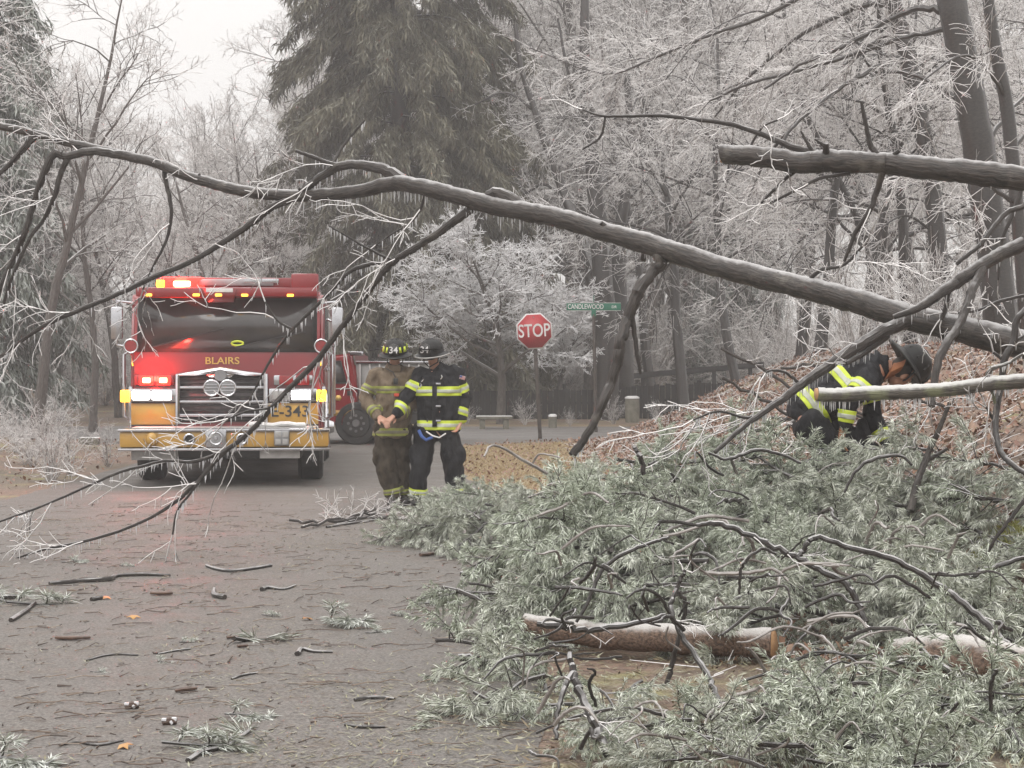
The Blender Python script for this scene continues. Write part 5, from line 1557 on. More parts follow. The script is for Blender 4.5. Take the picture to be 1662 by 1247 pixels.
tw_main = ((.66, 2, 2.8, .0070, -.40), dict(rmin=.0042, wob=.17, start=.15, nseg=5, ang=(.35, .95)))
fallen('fallen_tree', 'long ice-coated tree fallen slantwise right across the road and the picture', [
    (2250, 760, 270, 62), (2100, 700, 266, 60), (1950, 650, 262, 58), (1800, 605, 258, 56), (1662, 560, 254, 53), (1550, 533, 250, 50), (1450, 508, 246, 47), (1350, 478, 242, 44), (1250, 454, 238, 42), (1150, 428, 234, 40), (1075, 403, 231, 39), (1000, 382, 228, 36), (920, 358, 225, 36), (860, 345, 223, 35), (800, 334, 221, 33), (740, 317, 219, 31), (680, 303, 217, 30), (640, 298, 215, 28), (580, 311, 213, 24), (520, 317, 211, 23), (460, 317, 209, 22), (400, 311, 208, 21), (345, 298, 206, 20), (300, 284, 205, 19), (250, 264, 204, 18), (200, 252, 203, 17), (150, 240, 202, 16), (100, 229, 201, 16), (50, 215, 200, 15), (0, 205, 199, 14), (-80, 190, 198, 11), (-180, 170, 197, 8)], [
    # second limb arching above and falling left
    [(655, 296, 215, 24), (625, 277, 214, 19), (585, 268, 213, 16), (548, 272, 212, 15), (515, 292, 211, 13), (480, 320, 210, 13), (440, 338, 209, 12), (405, 365, 208, 11), (360, 395, 207, 10), (310, 425, 206, 9), (250, 450, 205, 9), (190, 478, 204, 8), (130, 503, 203, 8), (70, 530, 202, 7), (20, 565, 201, 6), (-30, 600, 200, 5)],
    ['bare', (548, 268, 212, 9), (530, 264, 212, 8), (510, 256, 212, 7), (480, 245, 212, 5)],
    ['bare', (540, 266, 212, 6), (555, 240, 211, 5), (575, 215, 211, 4), (592, 196, 211, 3)],
    # fork at the left end and its hanging limbs
    [(205, 252, 203, 15), (150, 246, 203, 14), (110, 254, 202, 13), (88, 250, 202, 13), (72, 280, 202, 12), (55, 330, 201, 11), (38, 385, 201, 10), (18, 430, 200, 9), (0, 470, 200, 8), (-15, 540, 199, 6)],
    [(110, 256, 202, 11), (98, 285, 202, 9), (88, 320, 202, 8), (72, 355, 201, 7), (50, 385, 201, 6), (28, 430, 201, 6), (10, 480, 200, 5), (-5, 540, 200, 4)],
    [(55, 222, 200, 13), (38, 242, 200, 11), (15, 268, 199, 9), (-15, 292, 199, 8)],
    [(268, 262, 204, 9), (268, 290, 204, 8), (275, 320, 204, 7), (278, 350, 204, 6), (270, 390, 204, 5), (250, 430, 204, 4), (232, 470, 203, 3)],
    # the great forked branch that falls across the fire engine
    [(850, 338, 222, 24), (812, 314, 221, 20), (785, 324, 220, 17), (750, 350, 219, 15), (712, 378, 218, 13), (670, 405, 217, 12), (640, 425, 216, 11), (612, 455, 215, 11), (580, 498, 214, 10), (548, 540, 213, 10), (510, 590, 212, 10), (470, 630, 211, 9), (430, 675, 210, 9), (398, 708, 209, 8), (360, 738, 208, 8), (330, 772, 207, 7), (285, 815, 206, 6), (220, 852, 205, 5), (140, 878, 204, 5), (60, 895, 203, 4), (-20, 925, 202, 3)],
    [(640, 425, 216, 9), (600, 430, 215, 8), (570, 440, 214, 7), (540, 470, 213, 6), (510, 500, 212, 6), (475, 535, 211, 6), (445, 575, 210, 5), (425, 610, 210, 4), (405, 650, 209, 4)],
    [(475, 535, 211, 5), (450, 520, 211, 4), (430, 490, 211, 3)],
    [(380, 722, 208, 7), (345, 740, 207, 6), (310, 750, 206, 6), (270, 748, 206, 5), (230, 757, 205, 5), (190, 768, 205, 5), (130, 795, 204, 4), (60, 825, 203, 4), (-10, 850, 202, 3)],
    [(330, 772, 207, 5), (310, 800, 207, 4), (288, 830, 206, 4), (280, 868, 206, 3)],
    [(470, 630, 211, 5), (440, 660, 211, 4), (400, 668, 210, 4), (370, 680, 210, 3)],
    ['bare', (745, 318, 219, 6), (749, 302, 219, 5), (748, 292, 219, 4)],
    [(690, 318, 217, 5), (680, 345, 217, 4), (662, 365, 217, 3), (640, 378, 216, 3), (610, 398, 216, 2)],
    ['bare', (640, 425, 216, 5), (600, 405, 216, 4), (560, 382, 216, 3), (534, 367, 216, 3)],
    # the dead limb hanging in front of the signs
    ['bare', (1068, 405, 231, 22), (1072, 425, 231, 24), (1058, 442, 231, 22), (1040, 465, 232, 21), (1028, 492, 232, 20), (1018, 520, 232, 19), (1008, 552, 233, 19), (1002, 585, 233, 18), (992, 622, 233, 17), (978, 655, 234, 16), (962, 690, 234, 14), (945, 718, 234, 13), (930, 738, 234, 12)],
    ['bare', (1024, 500, 232, 9), (1030, 540, 232, 8), (1034, 575, 232, 7), (1040, 608, 232, 5)],
    ['bare', (950, 712, 234, 9), (938, 722, 234, 8), (925, 738, 234, 7)],
    [(1300, 470, 240, 9), (1330, 440, 242, 7), (1370, 430, 244, 5), (1400, 400, 246, 4)],
    ['bare', (1068, 402, 231, 16), (1056, 408, 229, 16), (1044, 417, 227, 15)],
    # props under the trunk at the right
    ['bare', (1480, 520, 247, 24), (1440, 535, 250, 22), (1395, 560, 252, 20), (1350, 590, 254, 18), (1300, 625, 256, 15), (1260, 655, 258, 12), (1210, 690, 260, 9), (1160, 735, 262, 7)],
    [(1440, 545, 250, 12), (1400, 575, 252, 10), (1372, 590, 254, 8)],
    [(1260, 655, 258, 7), (1235, 672, 258, 6), (1210, 678, 258, 5), (1165, 668, 258, 4), (1125, 682, 258, 3)],
    [(1300, 625, 256, 6), (1275, 605, 256, 5), (1250, 602, 256, 4), (1235, 612, 256, 3)],
    ], 501, tw_main, trunk_twigs=((.40, 2, .55, .006, -.55), dict(rmin=.004, wob=.22, start=.30, nseg=4)), stubs=5)

tw_r = ((.34, 2, 2.6, .0058, -.35), dict(rmin=.0036, wob=.24, nseg=4))
fallen('broken_tree', 'broken pale-barked trunk with a snapped end jutting in from the right', [
    (1172, 251, 282, 34), (1200, 252, 283, 36), (1250, 257, 284, 38), (1300, 264, 285, 39), (1340, 262, 286, 42), (1390, 263, 287, 40), (1440, 265, 288, 40), (1500, 272, 290, 42), (1580, 280, 292, 44), (1662, 290, 294, 46), (1800, 305, 297, 48), (1950, 320, 300, 50), (2300, 370, 306, 53), (2700, 450, 314, 57), (3050, 540, 320, 60)], [
    [(1330, 250, 285, 12), (1290, 240, 284, 11), (1240, 220, 283, 9), (1190, 203, 282, 8), (1130, 194, 281, 7), (1070, 188, 280, 6), (1010, 189, 279, 5), (975, 188, 279, 4), (945, 178, 278, 3)],
    ['bare', (982, 188, 279, 4), (980, 205, 279, 4), (972, 225, 279, 4), (945, 243, 279, 3)],
    ['bare', (1432, 258, 288, 11), (1415, 240, 288, 10), (1408, 215, 288, 8), (1402, 185, 288, 7), (1398, 165, 288, 5)],
    [(1432, 280, 288, 12), (1422, 315, 287, 10), (1410, 345, 287, 9), (1390, 375, 286, 8), (1378, 405, 286, 6), (1370, 425, 286, 5)],
    ['bare', (1350, 250, 286, 7), (1335, 235, 286, 6), (1322, 226, 286, 3)],
    ['bare', (1318, 245, 285, 7), (1308, 228, 285, 5), (1300, 213, 285, 3)],
    [(1290, 278, 284, 8), (1275, 290, 284, 6), (1255, 310, 284, 5), (1235, 330, 284, 4)],
    [(1380, 282, 287, 6), (1330, 290, 287, 6), (1290, 310, 287, 5), (1250, 330, 286, 4)],
    [(1215, 245, 283, 5), (1225, 225, 283, 4), (1240, 205, 283, 3), (1262, 195, 283, 3)]],
    502, tw_r, ice=(5, .01, .04), stubs=3, cut=(1171, 251, 282, 33, (-1, .05, 0)))
rg = fallen('propped_limb', 'thick forked limb leaning up out of the brush at the right edge', [
    (2450, 620, 252, 48), (2150, 480, 251, 44), (1900, 390, 250, 40), (1700, 372, 250, 36), (1662, 395, 250, 34), (1620, 415, 251, 32), (1580, 440, 252, 30), (1550, 460, 252, 28), (1520, 480, 253, 24), (1490, 500, 254, 19), (1450, 515, 254, 12)], [
    [(1595, 436, 252, 16), (1580, 465, 254, 15), (1570, 495, 256, 15), (1555, 530, 258, 14), (1535, 560, 260, 15), (1520, 600, 262, 13), (1512, 660, 264, 11)],
    [(1540, 470, 252, 9), (1535, 500, 252, 8), (1528, 520, 252, 7)],
    [(1662, 335, 245, 10), (1635, 345, 245, 9), (1610, 372, 246, 9), (1590, 398, 247, 8), (1560, 422, 248, 7), (1552, 430, 248, 5)],
    [(1660, 300, 240, 8), (1645, 345, 240, 7), (1628, 385, 240, 6), (1622, 430, 240, 5), (1620, 455, 240, 4)],
    [(1662, 480, 250, 6), (1620, 490, 250, 6), (1590, 503, 250, 5), (1555, 508, 250, 4)]], 503, tw_r, ice=(14, .02, .07), wscale=.70)
fallen('snag_branch', 'dark kinked branch rising from the brush at the right edge', [
    (1668, 500, 300, 12), (1650, 520, 300, 12), (1645, 555, 300, 13), (1630, 585, 300, 13), (1626, 620, 300, 12), (1618, 660, 302, 12), (1616, 700, 304, 11), (1625, 735, 306, 11), (1650, 760, 308, 10), (1690, 790, 310, 9), (1740, 900, 314, 9), (1770, 1010, 318, 8), (1780, 1075, 320, 7)], [
    [(1630, 585, 300, 7), (1612, 572, 300, 5)], [(1618, 690, 303, 6), (1600, 660, 303, 4)], [(1645, 555, 300, 6), (1670, 540, 300, 4)]], 504, tw_r, ice=(8, .01, .03), mats=('bark_dark', 'twig_ice'))
fallen('cut_limb', 'white-topped lichen-patched limb with icicles jutting in front of the bending firefighter', [
    (1326, 640, 300, 25), (1360, 641, 300, 26), (1420, 638, 301, 26), (1480, 636, 302, 27), (1540, 632, 303, 26), (1600, 624, 304, 26), (1662, 618, 305, 27), (1760, 608, 306, 28), (2100, 600, 308, 30), (2450, 635, 311, 31), (2650, 690, 313, 32)], [
    [(1600, 620, 304, 9), (1608, 600, 304, 8), (1635, 590, 304, 6), (1660, 575, 304, 5)],
    [(1610, 630, 304, 7), (1615, 655, 304, 5)]], 505, tw_r, ice=(34, .03, .085), mats=('frosted_bark', 'twig_ice'), cut=(1325, 640, 300, 24, (-1, -.1, 0)))
fallen('leaning_stick', 'straight brown broken stick leaning beside the bending firefighter', [
    (1541, 655, 262, 7), (1525, 695, 262, 9), (1505, 740, 262, 11), (1488, 785, 264, 13), (1478, 830, 266, 14)], [
    ['bare', (1498, 752, 262, 8), (1515, 742, 262, 7), (1538, 728, 262, 5)]], 506, tw_r, ice=(1, .01, .02))

# logs on the ground
def log(label, rows, cuts, knots=()):
    root = P(*rows[0][:3])
    t = thing('pine_log', label, 'log', tuple(root))
    pts, rad = limb(rows, 6, .05, 3)
    part('bark', MB(root).tube(pts, rad, 20, lump=.045, seed=5), M['pine_bark'], t)
    for (px, py, s, w, d) in cuts:
        c = P(px, py, s); d = unit(d)
        part('cut_face', MB(root).tube([c - d * .004, c + d * .004], [w / s / 2 * .965, w / s / 2 * .95], 20, lump=.03), M['cut_wood'], t, False)
    return t
log('pine log with peeling red bark and fresh orange cut face', [(850, 1010, 300, 30), (905, 1022, 302, 38), (990, 1032, 304, 44), (1080, 1036, 306, 46), (1170, 1042, 308, 48), (1252, 1044, 309, 50)], [(1254, 1044, 309, 50, (.9, -.45, .1))])
log('thickest snow-topped pine log at the right edge', [(1452, 1064, 322, 52), (1500, 1063, 324, 66), (1560, 1068, 327, 74), (1610, 1076, 330, 76), (1652, 1086, 332, 74)], [(1653, 1086, 332, 74, (.9, -.4, -.1))])
log('short pale log behind the thickest log at the right edge', [(1615, 1050, 300, 26), (1660, 1036, 300, 30), (1720, 1020, 300, 32)], [])
log('broken pale log end among branches at the right edge', [(1610, 945, 270, 22), (1640, 960, 271, 30), (1700, 985, 272, 34)], [(1609, 945, 270, 22, (-1, -.3, 0))])

# long bare branches lying over the heap; every one its own
BR = [
 ('long dark curving branch lying over the boughs towards the right edge', [(1130, 852, 300, 6), (1165, 850, 301, 9), (1215, 868, 302, 9), (1265, 892, 303, 10), (1292, 903, 303, 10), (1308, 886, 303, 9), (1325, 872, 303, 9), (1375, 888, 304, 9), (1440, 905, 305, 10), (1490, 928, 306, 10), (1530, 955, 307, 11), (1570, 985, 309, 11), (1620, 1030, 312, 12), (1660, 1075, 316, 12)]),
 ('dark branch forking down from the long curving branch', [(1292, 903, 303, 10), (1330, 925, 305, 11), (1370, 945, 307, 11), (1390, 975, 308, 11), (1405, 1010, 310, 9)]),
 ('thick dark branch lying behind the cut pine log', [(1245, 985, 280, 8), (1300, 988, 282, 14), (1370, 1008, 284, 16), (1440, 1018, 286, 16), (1530, 1022, 288, 15), (1600, 1035, 290, 12)]),
 ('pale-topped branch in the gap of the heap, uppermost', [(1340, 922, 275, 9), (1380, 925, 275, 11), (1420, 915, 275, 12), (1440, 910, 275, 10)]),
 ('thin straight branch in the gap of the heap', [(1340, 938, 276, 7), (1400, 948, 276, 9), (1480, 942, 276, 9), (1550, 940, 276, 7)]),
 ('reddish-brown branch with white top in the gap of the heap, lowest', [(1360, 968, 278, 8), (1420, 975, 278, 10), (1490, 972, 278, 12), (1530, 962, 278, 11)]),
 ('tall kinked twig standing up in front of the log', [(1082, 1110, 330, 8), (1095, 1060, 330, 8), (1108, 1010, 330, 7), (1112, 975, 330, 7), (1098, 958, 330, 7), (1108, 935, 330, 6), (1112, 925, 330, 5)]),
 ('dark twig curving down from the tall kinked twig', [(1098, 956, 332, 7), (1088, 985, 334, 8), (1100, 1020, 336, 9), (1125, 1060, 338, 9), (1150, 1100, 342, 10), (1165, 1140, 346, 10)]),
 ('dark Y-shaped branch at the bottom of the heap', [(925, 1060, 380, 8), (930, 1095, 384, 12), (945, 1130, 388, 13), (965, 1175, 394, 14), (985, 1225, 400, 14)]),
 ('pale twig leaning on the dark Y-shaped branch', [(930, 1092, 384, 9), (915, 1120, 388, 9), (905, 1160, 392, 8), (903, 1200, 396, 7)]),
 ('long dark branch running to the lower right corner', [(1490, 1050, 330, 8), (1540, 1090, 334, 12), (1590, 1125, 338, 15), (1662, 1145, 342, 16), (1720, 1150, 344, 14)]),
 ('brown broken branch on bare ground at lower right', [(1525, 1205, 372, 14), (1570, 1195, 372, 17), (1615, 1185, 372, 12)]),
 ('S-shaped dark twig in the lower boughs', [(1318, 1105, 350, 5), (1335, 1130, 352, 6), (1355, 1165, 354, 7), (1385, 1182, 356, 7), (1420, 1182, 357, 6), (1455, 1195, 358, 7), (1480, 1185, 358, 6)]),
 ('white-coated arching twig low in the heap', [(1300, 1215, 385, 5), (1340, 1190, 385, 6), (1375, 1182, 385, 6), (1410, 1225, 386, 6), (1415, 1250, 388, 6)]),
 ('thin arching twig over the middle of the heap', [(935, 1010, 295, 5), (955, 975, 295, 6), (975, 930, 294, 7), (1010, 900, 294, 7), (1060, 880, 293, 6), (1085, 872, 292, 5)]),
 ('bleached twig bowed over the cut pine log', [(1200, 965, 310, 4), (1202, 930, 310, 5), (1215, 905, 310, 5), (1240, 892, 309, 5), (1260, 900, 309, 4)]),
 ('pale branch lying on the pine log from the left', [(872, 1012, 315, 10), (920, 1018, 316, 12), (965, 1022, 316, 10), (1040, 1010, 316, 8), (1080, 998, 315, 6)]),
 ('crooked twig at the far right above the moss', [(1575, 938, 290, 7), (1600, 925, 290, 8), (1640, 912, 290, 8), (1690, 898, 290, 7)]),
 ('straight twig slanting over the moss at right edge', [(1600, 900, 285, 5), (1630, 855, 285, 6), (1662, 815, 285, 7), (1690, 780, 285, 7)]),
 ('curved bleached twig below the bending firefighter', [(1370, 800, 262, 4), (1390, 765, 262, 5), (1420, 745, 262, 6), (1460, 740, 262, 5), (1480, 755, 262, 4)]),
 ('slim twig bowed above the middle of the heap', [(1150, 735, 262, 4), (1180, 745, 262, 5), (1220, 732, 262, 6), (1260, 735, 262, 5), (1300, 752, 262, 4)]),
 ('dark twig poking up from the left of the heap', [(1045, 770, 250, 8), (1040, 745, 250, 8), (1030, 725, 250, 6)]),
 ('dark root-like branch at the bottom right corner', [(1560, 1225, 395, 8), (1590, 1240, 395, 10), (1640, 1262, 398, 12)]),
 ('stout pale branch at the lower left of the heap', [(745, 1068, 302, 12), (775, 1073, 303, 13), (800, 1078, 304, 11)]),
 ('long thin twig arching low across the bottom of the heap', [(870, 1190, 372, 4), (930, 1165, 372, 5), (1010, 1150, 370, 6), (1075, 1160, 370, 6), (1130, 1190, 372, 5), (1160, 1230, 375, 4)]),
 ('bent grey twig rising left of the thickest log', [(1420, 1130, 345, 8), (1435, 1090, 345, 8), (1475, 1068, 344, 7), (1500, 1064, 344, 5)]),
]
def branch_thing(name, label, rows, seed, mat='bark_dark', twigs=True, cat='branch', ny=0.0):
    rng2 = np.random.RandomState(seed)
    root = P(*rows[0][:3])
    rows = [(a, b_, s_ * 1.04, w * 1.04) for a, b_, s_, w in rows]
    root = P(*rows[0][:3])
    pts, rad = limb(rows, 6, .25, seed)
    t = thing(name, label, cat, tuple(root))
    part('stem', MB(root).tube(pts, rad, 8, lump=.09, seed=seed), M[mat], t)
    if twigs:
        segs = []
        twigs_on(rng2, pts, [unit(v) for v in np.gradient(pts, axis=0)], segs, .20, 1, 4.5, .0042, -.2, rmin=.0028, wob=.3, nseg=4, ends=False)
        if segs: tag(link(bpy.data.objects.new('twigs', seg_mesh('twigs', segs, M['twig_ice'], root)), t), kind='stuff')
for k, (lab, rows) in enumerate(BR):
    branch_thing('bare_branch', lab, rows, 600 + k, 'bark_dark' if ('dark' in lab or k % 3) else 'bark')
# unnamed bare twigs stuck all through the heap
rng = random.Random(77)
for k in range(150):
    px, py = rng.uniform(840, 1680), 740 + 500 * rng.random() ** .75
    if py < 900 and px > 1500: continue
    s = 222 + (py - 700) * .40
    L = rng.uniform(40, 150); a = rng.uniform(0, 6.28)
    dx, dy = math.cos(a) * L, math.sin(a) * L * .45
    w = rng.uniform(3, 7)
    rows = [(px, py, s, w), (px + dx * .4 + rng.uniform(-14, 14), py + dy * .4 - rng.uniform(0, 26), s + 2, w), (px + dx * .75 + rng.uniform(-14, 14), py + dy * .75 - rng.uniform(0, 26), s + 4, w * .8), (px + dx, py + dy, s + 6, w * .5)]
    root = P(*rows[0][:3]); pts, rad = limb(rows, 5, .2, k)
    o = MB(root).tube(pts, rad, 6, lump=.1, seed=k).obj('bare_twig', M[('bark_dark', 'bark', 'pale_twig', 'pale_twig')[k % 4]])
    o.location = root
    tag(o, 'bare ice-glazed twig stuck among the boughs of the roadside heap', 'twig', 'bare twigs in the heap')

# frosted twig tangles on the bank round the bending firefighter
for k in range(22):
    px, py = rng.uniform(1230, 1690), rng.uniform(600, 800)
    s = 190 - (700 - py) * .45 + rng.uniform(-6, 12)
    if 1260 < px < 1480 and py < 760: s = min(s, 200)
    L = rng.uniform(60, 170); a = rng.uniform(-.9, .5)
    rows = [(px - L / 2, py + L * .5 * a, s, 5), (px, py - rng.uniform(4, 22), s, 6), (px + L / 2, py - L * .5 * a, s, 3)]
    root = P(*rows[0][:3]); pts, rad = limb(rows, 5, .6, k)
    t = thing('twig_tangle', 'frosted bare twig tangle lying on the leafy bank near the bending firefighter', 'twigs', tuple(root), 0, 'twig tangles on the bank')
    part('stem', MB(root).tube(pts, rad, 6, lump=.1, seed=k), M['bark'], t)
    segs = []
    twigs_on(np.random.RandomState(1200 + k), pts, [unit(v) for v in np.gradient(pts, axis=0)], segs, .34, 1, 6.5, .0050, -.1, rmin=.0034, wob=.22, nseg=4)
    tag(link(bpy.data.objects.new('twigs', seg_mesh('twigs', segs, M['twig_ice'], root)), t), kind='stuff')

# ------------------------------------------------------------------ frosted pine boughs
def bough_meshes(seed, L, nside=19, needles=14, nl=.062, nw=.0027, mat='needle'):
    rng2 = np.random.RandomState(seed)
    pts, rad, dirs = wander(rng2, np.zeros(3), unit((1, rng2.normal(0, .1), .25)), L, 8, .013, .004, .10, -.35)
    stem = MB().tube(pts, rad, 6, caps=True)
    segs, Q = [], []
    def tuft(p, d, n, k=1.0):
        dd = d * rng2.uniform(.6, 1.1, n)[:, None] + rng2.normal(0, .34, (n, 3)) + np.array((0, 0, -.38))
        dd /= np.linalg.norm(dd, axis=1)[:, None]
        sd = np.cross(dd, rng2.normal(0, 1, (n, 3))); sd /= np.linalg.norm(sd, axis=1)[:, None]
        nr = np.cross(dd, sd)
        ln = nl * k * rng2.uniform(.6, 1.25, n)[:, None]; w = nw * rng2.uniform(.6, 1.5, n)[:, None]
        c = p + rng2.normal(0, .005, (n, 3)) - d * rng2.uniform(0, .03, n)[:, None]
        Q.append(np.stack([c, c + dd * ln * .55 + sd * w + nr * w * .5, c + dd * ln + np.array((0, 0, -.006)), c + dd * ln * .55 - sd * w + nr * w * .5], axis=1))
    def along(q, dq, m, n):
        for k in range(m):
            t = (k + rng2.rand()) / m * (len(q) - 1); i = min(int(t), len(q) - 2); f = t - i
            tuft(q[i] * (1 - f) + q[i + 1] * f, np.array(dq[i + 1]), n)
        tuft(q[-1], np.array(dq[-1]), n + 3, 1.1)
    for k in range(nside):
        t = .12 + .88 * (k + rng2.rand() * .6) / nside
        x = t * 8; i = min(int(x), 7); f = x - i
        p = pts[i] * (1 - f) + pts[i + 1] * f
        d = side(rng2, np.array(dirs[i]), rng2.uniform(.6, 1.1), .55)
        l = L * .46 * (1.08 - .75 * t) * rng2.uniform(.7, 1.2)
        q, rq, dq = wander(rng2, p, d, l, 4, .005, .0025, .16, -.9)
        for j in range(4): segs.append((*q[j], *q[j + 1], rq[j], rq[j + 1]))
        along(q[1:], dq[1:], max(2, int(l / .036)), needles)
        for j in range(max(1, int(l / .10))):
            a = rng2.randint(1, 4); d2 = side(rng2, np.array(dq[a]), rng2.uniform(.5, 1.0), .4)
            q2, r2, dq2 = wander(rng2, q[a], d2, l * .42, 3, .0032, .002, .18, -.9)
            for z in range(3): segs.append((*q2[z], *q2[z + 1], r2[z], r2[z + 1]))
            along(q2, dq2, max(1, int(l * .42 / .042)), needles)
    along(pts[4:], dirs[4:], int(L * .5 / .036), needles)
    sm = stem.mesh('stem', M['bark'])
    sg = seg_mesh('twigs', segs, M['bark'])
    nd = quad_mesh('needles', np.concatenate(Q), M[mat])
    return sm, sg, nd, sum(len(x) for x in Q)

boughs, NN = [], 0
for k in range(9):
    a = bough_meshes(900 + k, .80 + .09 * (k % 4), 17 + 2 * (k % 4), 14 + k % 4, .038 + .007 * (k % 4), .0019, 'needle_pale' if k % 2 else 'needle'); boughs.append(a); NN += a[3]
road_b = []
for k in range(3):
    a = bough_meshes(950 + k, .30, 8, 14, .075, .0026, 'needle_road'); road_b.append(a); NN += a[3]

def place_bough(var, loc, yaw, pitch, roll, sc, label, group=None, name='pine_bough', cat='bough'):
    t = thing(name, label, cat, tuple(loc), 0, group)
    t.rotation_euler = Matrix.Rotation(yaw, 3, 'Z').__matmul__(Matrix.Rotation(pitch, 3, 'Y')).__matmul__(Matrix.Rotation(roll, 3, 'X')).to_euler()
    t.scale = (sc, sc, sc * (.5 if name == 'pine_sprig' else 1))
    for nm, me in zip(('stem', 'twigs', 'needles'), var[:3]):
        o = link(bpy.data.objects.new(nm, me), t)
        if nm != 'stem': tag(o, kind='stuff')
    return t

# mounds of the heap: (x, y, half width x, half depth y, height above the ground, boughs)
MOUNDS = [(-.45, 16.0, .42, .5, .18, 9), (-.15, 15.7, .48, .55, .30, 13), (.62, 14.4, .48, .8, .50, 20), (1.05, 12.5, .88, 1.2, .92, 46), (.62, 12.6, .55, 1.0, .62, 12), (1.75, 12.1, .65, .9, .66, 24),
          (2.50, 11.5, .85, .9, .42, 28), (.95, 10.9, .80, .8, .58, 30), (1.75, 10.6, .8, .7, .46, 20), (.02, 10.9, .62, .35, .16, 9), (.42, 9.1, .30, .35, .26, 6),
          (.22, 8.3, .36, .6, .03, 7), (.85, 7.7, .7, .7, .04, 15), (1.50, 7.7, .6, .7, .09, 17), (2.3, 9.9, .6, .4, .18, 8), (2.0, 8.2, .35, .3, .0, 2), (3.05, 11.0, .4, .7, .45, 7), (1.0, 7.0, .6, .3, .04, 8), (2.08, 12.5, .36, .35, .66, 10), (2.45, 8.9, .4, .25, .05, 4), (.0, 9.3, .3, .2, .08, 4)]
rng = random.Random(5)
nb = 0
for (mx, my, ax, ay, h, n) in MOUNDS:
    for k in range(n):
        while True:
            u, v = rng.uniform(-1, 1), rng.uniform(-1, 1)
            if u * u + v * v < 1: break
        rr_ = math.sqrt(u * u + v * v)
        x, y = mx + u * ax, my + v * ay
        if .15 < x < 2.7 and (8.55 if x < 1.6 else 8.2) < y < (9.85 if x < 1.6 else 9.3): continue
        front = 1.0
        nn = noise.noise(Vector((x * 1.9, y * 1.5, 3.1)))
        if my > 10 and nn < -.22: continue
        z = bank(x, y) + .16 * nn + h * math.sqrt(max(0, 1 - rr_ * rr_)) * rng.uniform(.55, 1.0) + .06
        out = math.atan2(v * ay * 1.0, u * ax) + rng.gauss(0, .9)
        if rng.random() < .35: out = rng.uniform(0, 6.28)
        pitch = rng.uniform(-.12, .38) + .25 * rr_
        if my < 9.5:
            pitch = rng.uniform(.22, .42); z -= .05; front = .82
            if y > 7.9: out = -1.57 + rng.gauss(0, .7)
        sc = rng.uniform(.55, 1.15) * front
        loc = (x - math.cos(out) * .36 * sc, y - math.sin(out) * .36 * sc, z + .06)
        place_bough(boughs[rng.randrange(9)], loc, out, pitch, rng.uniform(-.5, .5), sc, 'frosted green pine bough in the big heap along the right roadside', 'pine boughs heaped at the roadside')
        nb += 1

# sprigs lying on the open road, each by its own looks
for k, (px, py, sc, lab) in enumerate([
    (55, 985, 1.5, 'frosted pine sprig at the left edge of the road under a dark stick'), (25, 975, 1.2, 'small frosted sprig at the extreme left of the road'),
    (435, 1046, 1.6, 'whitest frosted pine sprig lying alone in the middle of the road'), (440, 1000, .5, 'small sprig just beyond the whitest sprig on the road'),
    (565, 1012, 1.25, 'olive-green sprig nearest the heap in mid road'), (610, 1030, .5, 'little sprig with a pale stub beside the olive-green sprig'),
    (745, 898, 1.5, 'pale sprig lying beside the left end of the heap'), (815, 935, .55, 'small sprig with brown litter left of the big heap'),
    (370, 1195, 1.6, 'large dull-green sprig at the bottom of the road'), (320, 1215, 1.2, 'sprig tangled with white twigs at the bottom of the road'), (400, 1165, .8, 'sprig just above the large dull-green sprig'),
    (115, 915, .6, 'tiny sprig under the fallen branch tips at the left'), (205, 920, .45, 'little sprig right of the fallen branch tips at the left'),
    (270, 1075, .4, 'pale green tuft on the middle of the asphalt'), (160, 1092, .35, 'tiny white-green tuft at left on the asphalt'), (305, 1045, .4, 'small olive tuft beside a thin pale stick'),
    (40, 1238, 1.1, 'frosted sprig at the bottom left corner'), (700, 985, 1.0, 'sprig in front of the low arm of the heap'), (650, 1000, .5, 'smaller sprig left of the low arm of the heap'),
    (840, 1100, .8, 'sprig on the road edge below the pine log'), (810, 1160, .7, 'pale sprig at the lower left border of the heap')]):
    p = GP(px, py); rg_ = random.Random(k)
    place_bough(road_b[k % 3], (p[0] - .12 * sc, p[1], .022 * sc), rg_.uniform(-.7, .7), rg_.uniform(.12, .26), rg_.uniform(-.4, .4), sc, lab, None, 'pine_sprig', 'sprig')

